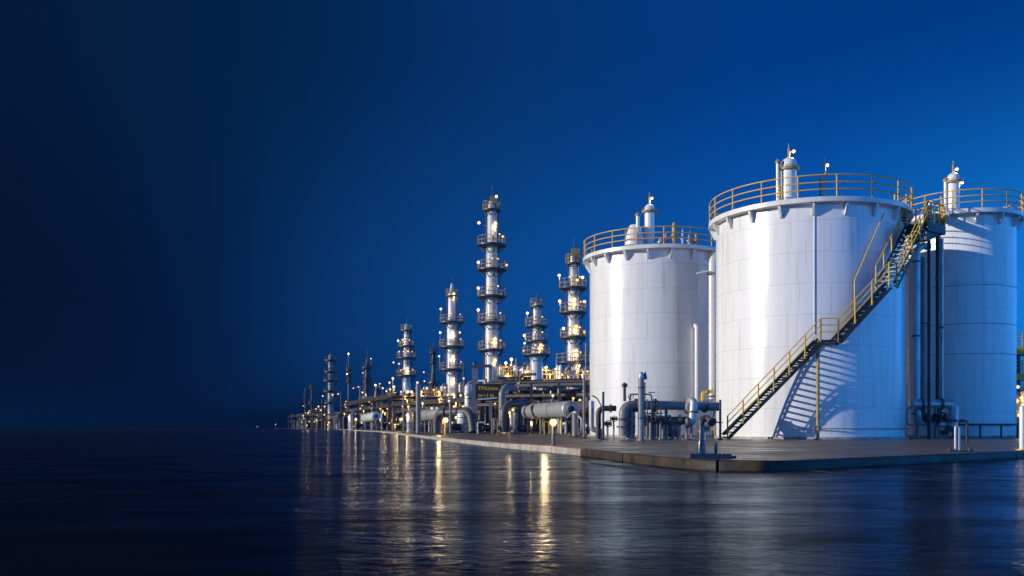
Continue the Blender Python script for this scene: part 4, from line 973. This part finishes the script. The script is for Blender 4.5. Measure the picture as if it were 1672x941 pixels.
# tall portal frame at the end of the nearest rack
Yf = 100
t = thing('portal_frame', 'tall grey portal frame standing at the near rack end', 'portal frame', (PX(790, Yf), Yf, PAD))
for px, w in ((775.5, .62), (801, .34)):
    X = PX(px, Yf); MB().box((X, Yf, (PZ(600, Yf) + PAD) / 2), (w, .5, PZ(600, Yf) - PAD)).build('leg', M['grey'], t)
MB().beam((PX(771, Yf), Yf - .05, PZ(598, Yf)), (PX(803, Yf), Yf - .05, PZ(598, Yf)), .6, .3).build('beam', M['midgrey'], t)
MB().lathe((PX(775, Yf), Yf, PZ(597, Yf)), [(.25, 0), (.25, .3), (.15, .45), (.01, .5)], 10).build('cap', M['dark'], t)
# sign with yellow lettering
Ys = 98.4
zc = PZ(640, Ys)
sg = thing('sign_board', 'dark sign board with yellow lettering beside the tall portal frame', 'sign', (PX(797, Ys), Ys, PZ(653, Ys)))
MB().box((PX(797.5, Ys), Ys + .06, PZ(640.5, Ys)), (2.75, .06, 1.75)).build('panel', M['black'], sg)
def lettering(txt, px, py, size):
    cu = bpy.data.curves.new('lettering', 'FONT'); cu.body = txt; cu.size = size; cu.extrude = .012; cu.offset = .022; cu.space_character = 1.08
    tmp = bpy.data.objects.new('tmp', cu); COL.objects.link(tmp); bpy.context.view_layer.update()
    me = bpy.data.meshes.new_from_object(tmp.evaluated_get(bpy.context.evaluated_depsgraph_get())); bpy.data.objects.remove(tmp)
    o = bpy.data.objects.new('lettering', me); COL.objects.link(o); o.parent = sg; o.rotation_euler = (R(90), 0, 0)
    o.location = Vector((PX(px, Ys), Ys + .02, PZ(py, Ys))) - ORG[sg.name]; me.materials.clear(); me.materials.append(M['yellow'])
lettering('TPAlnios', 780, 637, .56)
lettering('oıe-l tt', 780.5, 648.5, .56)
MB().beam((PX(779, Ys), Ys, PZ(652.5, Ys)), (PX(812, Ys), Ys, PZ(650, Ys)), .1, .14).build('ledge', M['white'], sg)

# things under and beside the racks
drum('long silver drum lying on yellow legs behind the glowing bollard', P(862, 672.5, 94), P(931, 668.5, 78), .73, 'silver', (.3, .66), (.1, .45, .93), 'gold')
drum('dark grey drum half hidden between the long drum and the lit tank', P(948, 668, 88), P(985, 667, 78), .78, 'midgrey', (.4,), (.5,))
drum('silver drum with rounded end beneath the second rack', P(690, 679, 116), P(722, 676, 108), .72, 'silver', (.5,), (.3, .8))
drum('small white drum under the third rack', P(596, 683, 190), P(614, 680, 180), .9, 'white', (.5,), (.3, .8))
pipe('big dark elbow pipe looping down beside the silver rounded drum', [P(713, 707, 104), P(713, 674, 104), P(768, 672, 100), P(772, 706, 99)], .42, 'midgrey', 1.6, [(0, .5), (1, .3)], [], name='elbow_pipe', n=16)
pipe('tall grey pipe bending over at the left end of the nearest rack', [P(820, 706, 92), P(820, 640, 92), P(827, 632, 92.5), P(838, 632, 93)], .36, 'grey', .8, [(0, .6)], [], name='riser_pipe', n=16)
pipe('dark arched pipe between the tall bent pipe and the long drum', [P(822, 706, 88), P(822, 661, 88), P(862, 657, 90)], .34, 'midgrey', 1.2, [(0, .4)], [], name='arched_pipe', n=14)
pipe('thin dark hoop under the long drum', [P(916, 708, 84), P(916, 683, 84), P(924, 683, 84), P(924, 708, 84)], .13, 'silver', .5, [], [], name='hoop_pipe', n=10)
pipe('pale slanting pipe brace under the long drum end', [P(926, 683, 76), P(938, 671, 76), P(962, 700, 74)], .09, 'silver', .3, [], [], name='brace_pipe', n=8)
thin_post('thick grey post standing before the long drum end', 939, 58, 675, 'grey', .2)
thin_post('tall grey post rising through the second rack', 683, 92, 628, 'grey', .26)
thin_post('thin leaning-looking white post beside the big dark elbow', 659, 100, 640, 'grey', .1)
thin_post('slim grey post behind the ochre bollard light', 735.5, 96, 655, 'grey', .14)
upright_vessel('grey upright vessel behind the dark arched pipe', 845, 96, 19, 660, 'midgrey', lampk='amber')
upright_vessel('white hopper-like vessel beside the tall portal frame', 756, 101, 20, 672, 'white')
upright_vessel('short white vessel on the yellow deck beside the portal frame', 765, 118, 13, 628, 'white', lampk='amber')
upright_vessel('fat pale vessel under the second rack beside the tall grey post', 670, 140, 13, 672, 'silver', lampk='warm')
upright_vessel('small white vessel lit amber under the third rack', 573, 235, 8, 676, 'white', lampk='warm')
upright_vessel('grey vessel low at the seaward rack', 520, 360, 8, 682, 'midgrey', lampk='warm')
upright_vessel('white upright vessel behind the nearest rack beside the tallest column', 833, 126, 9, 604, 'white', lampk='pale')
upright_vessel('dark finned vessel beside the shorter column', 856, 126, 8, 596, 'dark', lampk='amber')
upright_vessel('white squat vessel between the shorter column and the tank-side column', 903, 122, 12, 606, 'white', lampk='warm')
upright_vessel('pale vessel behind the tank-side column', 955, 124, 10, 604, 'white', lampk='amber')
upright_vessel('dark vessel with a dome above the third rack', 616, 245, 9, 634, 'dark', lampk='pale')
upright_vessel('pale vessel glowing above the second rack end', 690, 165, 8, 640, 'silver', lampk='warm')
upright_vessel('white vessel above the second rack beside the dark stack', 723, 165, 9, 630, 'white', lampk='pale')
for i, (px, Y, s, lb, tn) in enumerate(((800, 88, .85, 'navy pump below the lettered sign', 1), (848, 84, .8, 'navy pump below the grey upright vessel', -1), (880, 90, .8, 'navy pump in shadow under the long drum', 1), (740, 100, 1.0, 'navy pump behind the ochre bollard light', -1),
                                    (700, 120, 1.0, 'navy pump under the silver rounded drum', 1), (655, 150, 1.2, 'navy pump behind the far bollard light', 1), (625, 190, 1.5, 'navy pump at the near end of the third rack', -1), (590, 225, 1.7, 'navy pump below the small white drum', 1), (958, 70, .7, 'navy pump beside the lit tank edge', -1))):
    pump(lb, px, Y, s, 'grey', 'pumps under the racks', tn)
LP = [(585, 240, 'white arched pipe loop under the third rack, nearest the spired column', 'white', 676, 10), (565, 260, 'grey arched pipe loop at the far end of the third rack', 'grey', 680, 8), (628, 185, 'ochre arched pipe loop below the slender column', 'gold', 684, 9),
      (648, 155, 'grey arched pipe loop under the far end of the second rack', 'grey', 682, 8), (697, 118, 'pale pipe loop just right of the tall grey post', 'silver', 682, 7), (786, 90, 'white pipe loop at the foot of the portal frame', 'white', 690, 12),
      (808, 86, 'ochre pipe loop beside the tall bent pipe', 'gold', 684, 9), (893, 82, 'yellow pipe loop under the long drum', 'yellow', 689, 8), (535, 340, 'ochre pipe loop at the foot of the grey decked column', 'gold', 688, 8), (551, 300, 'grey pipe loop between third and farthest rack', 'grey', 684, 8),
      (516, 380, 'ochre pipe loop by the thin dark stacks', 'gold', 690, 7)]
for px, Y, lb, mt, py, w in LP:
    z0 = max(698 + .62 * F / Y, 700)
    pipe(lb, [P(px - w / 2, z0, Y), P(px - w / 2, py, Y), P(px + w / 2, py, Y), P(px + w / 2, z0, Y)], 1.1 / F * Y, mt, 2.4 / F * Y, [(0, .5)], [], name='pipe_loop', n=10, group='pipe loops under the racks')
def backdrop(label, x0, x1, Y, top_py, depth, bays):  # dark blocks added to close sky gaps, standing for massed equipment
    X0, X1 = PX(x0, Y), PX(x1, Y); zt = PZ(top_py, Y); L_ = X1 - X0
    t = thing('dark_backdrop', label, 'backdrop', ((X0 + X1) / 2, Y, PAD), 'added dark backdrops behind the racks')
    MB().box(((X0 + X1) / 2, Y + depth / 2, (zt + PAD) / 2), (L_ - .3, depth, zt - PAD - .1)).build('wall', M['black'], t)
    MB().prism([(X0, Y - .4, zt - .1), (X0, Y + depth + .4, zt + .25), (X0, Y + depth + .4, zt + .4), (X0, Y - .4, zt + .05)], (L_, 0, 0)).build('roof', M['dark'], t)
    for i in range(bays):
        xa, xb = X0 + L_ * (i + .12) / bays, X0 + L_ * (i + .88) / bays; mb = MB()
        for k in range(7): z = PAD + (zt - PAD) * (.15 + .1 * k); mb.beam((xa, Y - .06, z), (xb, Y - .06, z), .1, .05)
        mb.build('louvre', M['dark'], t)
    for i in range(bays + 1): MB().box((X0 + .15 + (L_ - .3) * i / bays, Y - .2, (zt + PAD) / 2), (.2, .2, zt - PAD)).build('column', M['midgrey'], t)
backdrop('added dark louvred shelter behind the nearest rack and the long drum', 782, 965, 116, 640, 2, 7)
backdrop('added dark louvred shelter behind the second rack', 642, 772, 158, 664, 3, 6)
backdrop('added dark louvred shelter behind the third rack', 556, 642, 285, 673, 5, 5)
backdrop('added dark low shelter behind the farthest rack', 486, 546, 436, 684, 5, 4)
# lit yellow service decks above the racks
def service_deck(label, x0, x1, Y, py, depth, lamps_, n_items, seed):
    q = random.Random(seed); X0, X1 = PX(x0, Y), PX(x1, Y); z = PZ(py, Y)
    t = thing('service_deck', label, 'service deck', ((X0 + X1) / 2, Y, PAD), 'yellow service decks above the racks')
    MB().box(((X0 + X1) / 2, Y + depth / 2, z - .1), (X1 - X0, depth, .2)).build('deck', M['gold'], t)
    for a in (X0 + .2, X1 - .2): 
        for b in (.2, depth - .2): MB().box((a, Y + b, (z - .2 + PAD) / 2), (.25, .25, z - .2 - PAD)).build('leg', M['dark'], t)
    mb = MB(); n = max(3, int((X1 - X0) / 1.3))
    for h in (1.1, .6): mb.tube([(X0, Y, z + h), (X1, Y, z + h)], .05, 5)
    for j in range(n + 1): x = X0 + (X1 - X0) * j / n; mb.tube([(x, Y, z), (x, Y, z + 1.1)], .05, 5)
    mb.build('railing', M['yellow'], t)
    for j in range(n_items):
        x = q.uniform(X0 + .4, X1 - .4); y = Y + q.uniform(.5, depth - .4); h = q.uniform(.7, 2.1); r = q.uniform(.14, .34)
        v = MB().lathe((x, y, z), [(r, 0), (r, h * .7), (r * .7, h * .9), (.01, h)], 12)
        if q.random() < .6: v.tube(fillet([(x, y, z + h * .5), (x + r * 2.5, y, z + h * .5), (x + r * 2.5, y, z)], r, 3), r * .3, 6)
        v.build('small_vessel', M[q.choice(('white', 'gold', 'silver', 'dark', 'midgrey'))], t)
    for (lx, ly, kind, r) in lamps_:
        p = P(lx, ly, Y - .2); lamp(t, p, r, kind, [Vector((p.x, Y, z)), Vector((p.x, Y, p.z + .1))], .04)
service_deck('lit yellow deck between the tallest and the shorter column', 812, 868, 122, 613, 4, [(826, 593, 'bulb', .2), (835, 587, 'bulb', .22), (834, 596, 'pale', .16), (829, 611, 'warm', .15), (850, 604, 'pale', .14), (861, 607, 'warm', .14)], 12, 21)
service_deck('lit yellow deck between the shorter column and the lit tank', 886, 962, 118, 619, 4, [(898, 612, 'warm', .18), (892, 600, 'warm', .2), (907, 603, 'pale', .16), (918, 612, 'amber', .16), (951, 613, 'warm', .16), (959, 607, 'pale', .14), (928, 616, 'amber', .14)], 14, 22)
service_deck('yellow deck left of the tallest column above the second rack', 745, 798, 135, 640, 4, [(752, 646, 'pale', .2), (762, 637, 'pale', .18), (774, 630, 'amber', .18), (757, 618, 'amber', .16), (794, 616, 'amber', .14)], 10, 23)
service_deck('yellow deck at the foot of the conical-capped column', 682, 738, 158, 646, 5, [(688, 640, 'warm', .25), (697, 634, 'pale', .22), (708, 637, 'amber', .2), (716, 640, 'warm', .2), (726, 633, 'amber', .2), (731, 645, 'pale', .2)], 12, 24)
service_deck('yellow deck at the foot of the slender column', 634, 682, 195, 651, 6, [(637, 636, 'amber', .26), (643, 632, 'warm', .3), (650, 645, 'amber', .24), (660, 648, 'warm', .3), (672, 640, 'warm', .3), (680, 634, 'amber', .26), (636, 625, 'pale', .24)], 12, 25)
service_deck('small yellow deck near the spired column', 585, 628, 262, 655, 6, [(613, 629, 'bulb', .3), (620, 627, 'pale', .22), (625, 634, 'pale', .3), (631, 639, 'pale', .3), (606, 650, 'pale', .3), (592, 641, 'pale', .3)], 9, 26)
service_deck('small dark-lit deck at the seaward end beside the grey column', 512, 535, 375, 672, 7, [(516, 668, 'pale', .3), (520, 664, 'pale', .4), (524, 670, 'amber', .4), (530, 664, 'pale', .35)], 5, 27)
# thin verticals that stand among the racks
for px, Y, top, lb, mt in ((526, 350, 652, 'thin dark pole standing left of the grey decked column', 'dark'), (557, 300, 640, 'thin dark pole right of the grey decked column', 'dark'), (588, 280, 630, 'thin grey pole just left of the spired column', 'grey'),
                           (612, 262, 640, 'thin dark pole just right of the spired column', 'dark'), (633, 225, 634, 'thin grey pole left of the slender decked column', 'grey'), (686, 170, 636, 'thin dark pole between slender column and dark stack', 'dark'),
                           (724, 160, 628, 'thin grey pole left of the conical-capped column', 'grey'), (757, 150, 600, 'thin dark pole between conical-capped and tallest column', 'dark'), (843, 128, 586, 'thin ochre pole right of the tallest column', 'gold'), (858, 126, 590, 'thin dark pole left of the shorter column', 'dark'), (909, 124, 584, 'thin grey pole left of the tank-side column', 'grey'), (957, 122, 560, 'thin ochre pole between tank-side column and sunlit tank', 'gold'), (477, 445, 675, 'thin dark pole at the very end of the farthest rack', 'dark')):
    thin_post(lb, px, Y, top, mt, .05 + Y * .0006)
# far lamp posts
def lamp_post(label, px, Y, top_py, kind='warm', r=.3, mat='gold'):
    X = PX(px, Y); zt = PZ(top_py, Y); k = Y / F
    t = thing('lamp_post', label, 'lamp post', (X, Y, PAD))
    MB().tube([(X, Y, PAD), (X, Y, zt - r)], .08 + k * .3, 6).build('pole', M[mat], t)
    lb = MB().sphere((X, Y, zt), r, 10, 8).build('lamp', M[kind], t); (glow(lb, (X, Y - r * 1.9, zt + r * 1.9), r, kind) if kind == 'warm' else None)
lamp_post('short twin-glow lamp post at the near end of the third rack', 581, 215, 685, 'warm', .32)
lamp_post('ochre lamp post with a mid-pole lamp beside the slender column', 641.5, 200, 618, 'warm', .26)
lamp_post('lamp post rising behind the tall grey post', 681.5, 150, 625, 'amber', .22)
lamp_post('low lamp post at the seaward end of the kerb', 537, 330, 690, 'amber', .4)
lamp_post('lamp post far out on the dark horizon', 450, 560, 693, 'pale', .35, 'dark')
lamp_post('faintest farthest lamp post out on the horizon', 420, 575, 697, 'amber', .3, 'dark')

# ------------------------------------------------------------------ deck frame beyond the shaded tank
Yd = 70.0; X0, X1 = PX(1658, Yd), PX(1658, Yd) + 9
t = thing('deck_frame', 'yellow and black two-storey deck frame at the picture edge beyond the shaded tank', 'deck frame', ((X0 + X1) / 2, Yd, PAD))
for py, h in ((572.5, .62), (615, .5)):
    z = PZ(py, Yd); MB().box(((X0 + X1) / 2, Yd + 2, z), (X1 - X0, 4, .25)).build('deck', M['black'], t)
    MB().box(((X0 + X1) / 2, Yd - .04, z), (X1 - X0, .08, h)).build('fascia', M['yellow'], t)
    mb = MB()
    for hh in (.5, .85, 1.2): mb.tube([(X0, Yd, z + h / 2 + hh * .8), (X1, Yd, z + h / 2 + hh * .8)], .04, 5)
    for j in range(19): x = X0 + .03 + (X1 - X0 - .06) * j / 18; mb.tube([(x, Yd, z), (x, Yd, z + h / 2 + .96)], .035, 5)
    mb.build('railing', M['yellow'], t)
for x in (X0 + .3, X0 + 3, X0 + 6, X1 - .3):
    for dy in (.3, 3.7): MB().box((x, Yd + dy, PZ(572, Yd) / 2), (.3, .3, PZ(572, Yd))).build('leg', M['black'], t)
for (px, py, kind, r) in ((1662, 632, 'pale', .14), (1668, 650, 'warm', .13), (1661, 655, 'amber', .16), (1664, 678, 'amber', .16), (1670, 690, 'pale', .12), (1680, 664, 'warm', .2)):
    p = P(px, py, Yd - .3); lamp(t, p, r, kind, [Vector((p.x, Yd + .3, p.z + .4)), Vector((p.x, Yd, p.z + .4))], .03)
upright_vessel('white vessel under the yellow deck frame', 1671, 71, 16, 637, 'white')

# ------------------------------------------------------------------ evening air: one closed box of thin blue haze round everything
hb = MB().box((0, 2850, 21.5), (8100, 6400, 45)).build('haze', None)
hm = bpy.data.materials.new('evening_haze'); hm.use_nodes = True; nt = hm.node_tree; nt.nodes.clear()
pv = nt.nodes.new('ShaderNodeVolumePrincipled'); pv.inputs['Color'].default_value = (.005, .030, .098, 1); pv.inputs['Density'].default_value = .0008; pv.inputs['Anisotropy'].default_value = .2
no = nt.nodes.new('ShaderNodeOutputMaterial'); nt.links.new(pv.outputs[0], no.inputs['Volume'])
hb.data.materials.clear(); hb.data.materials.append(hm); hb['kind'] = 'stuff'
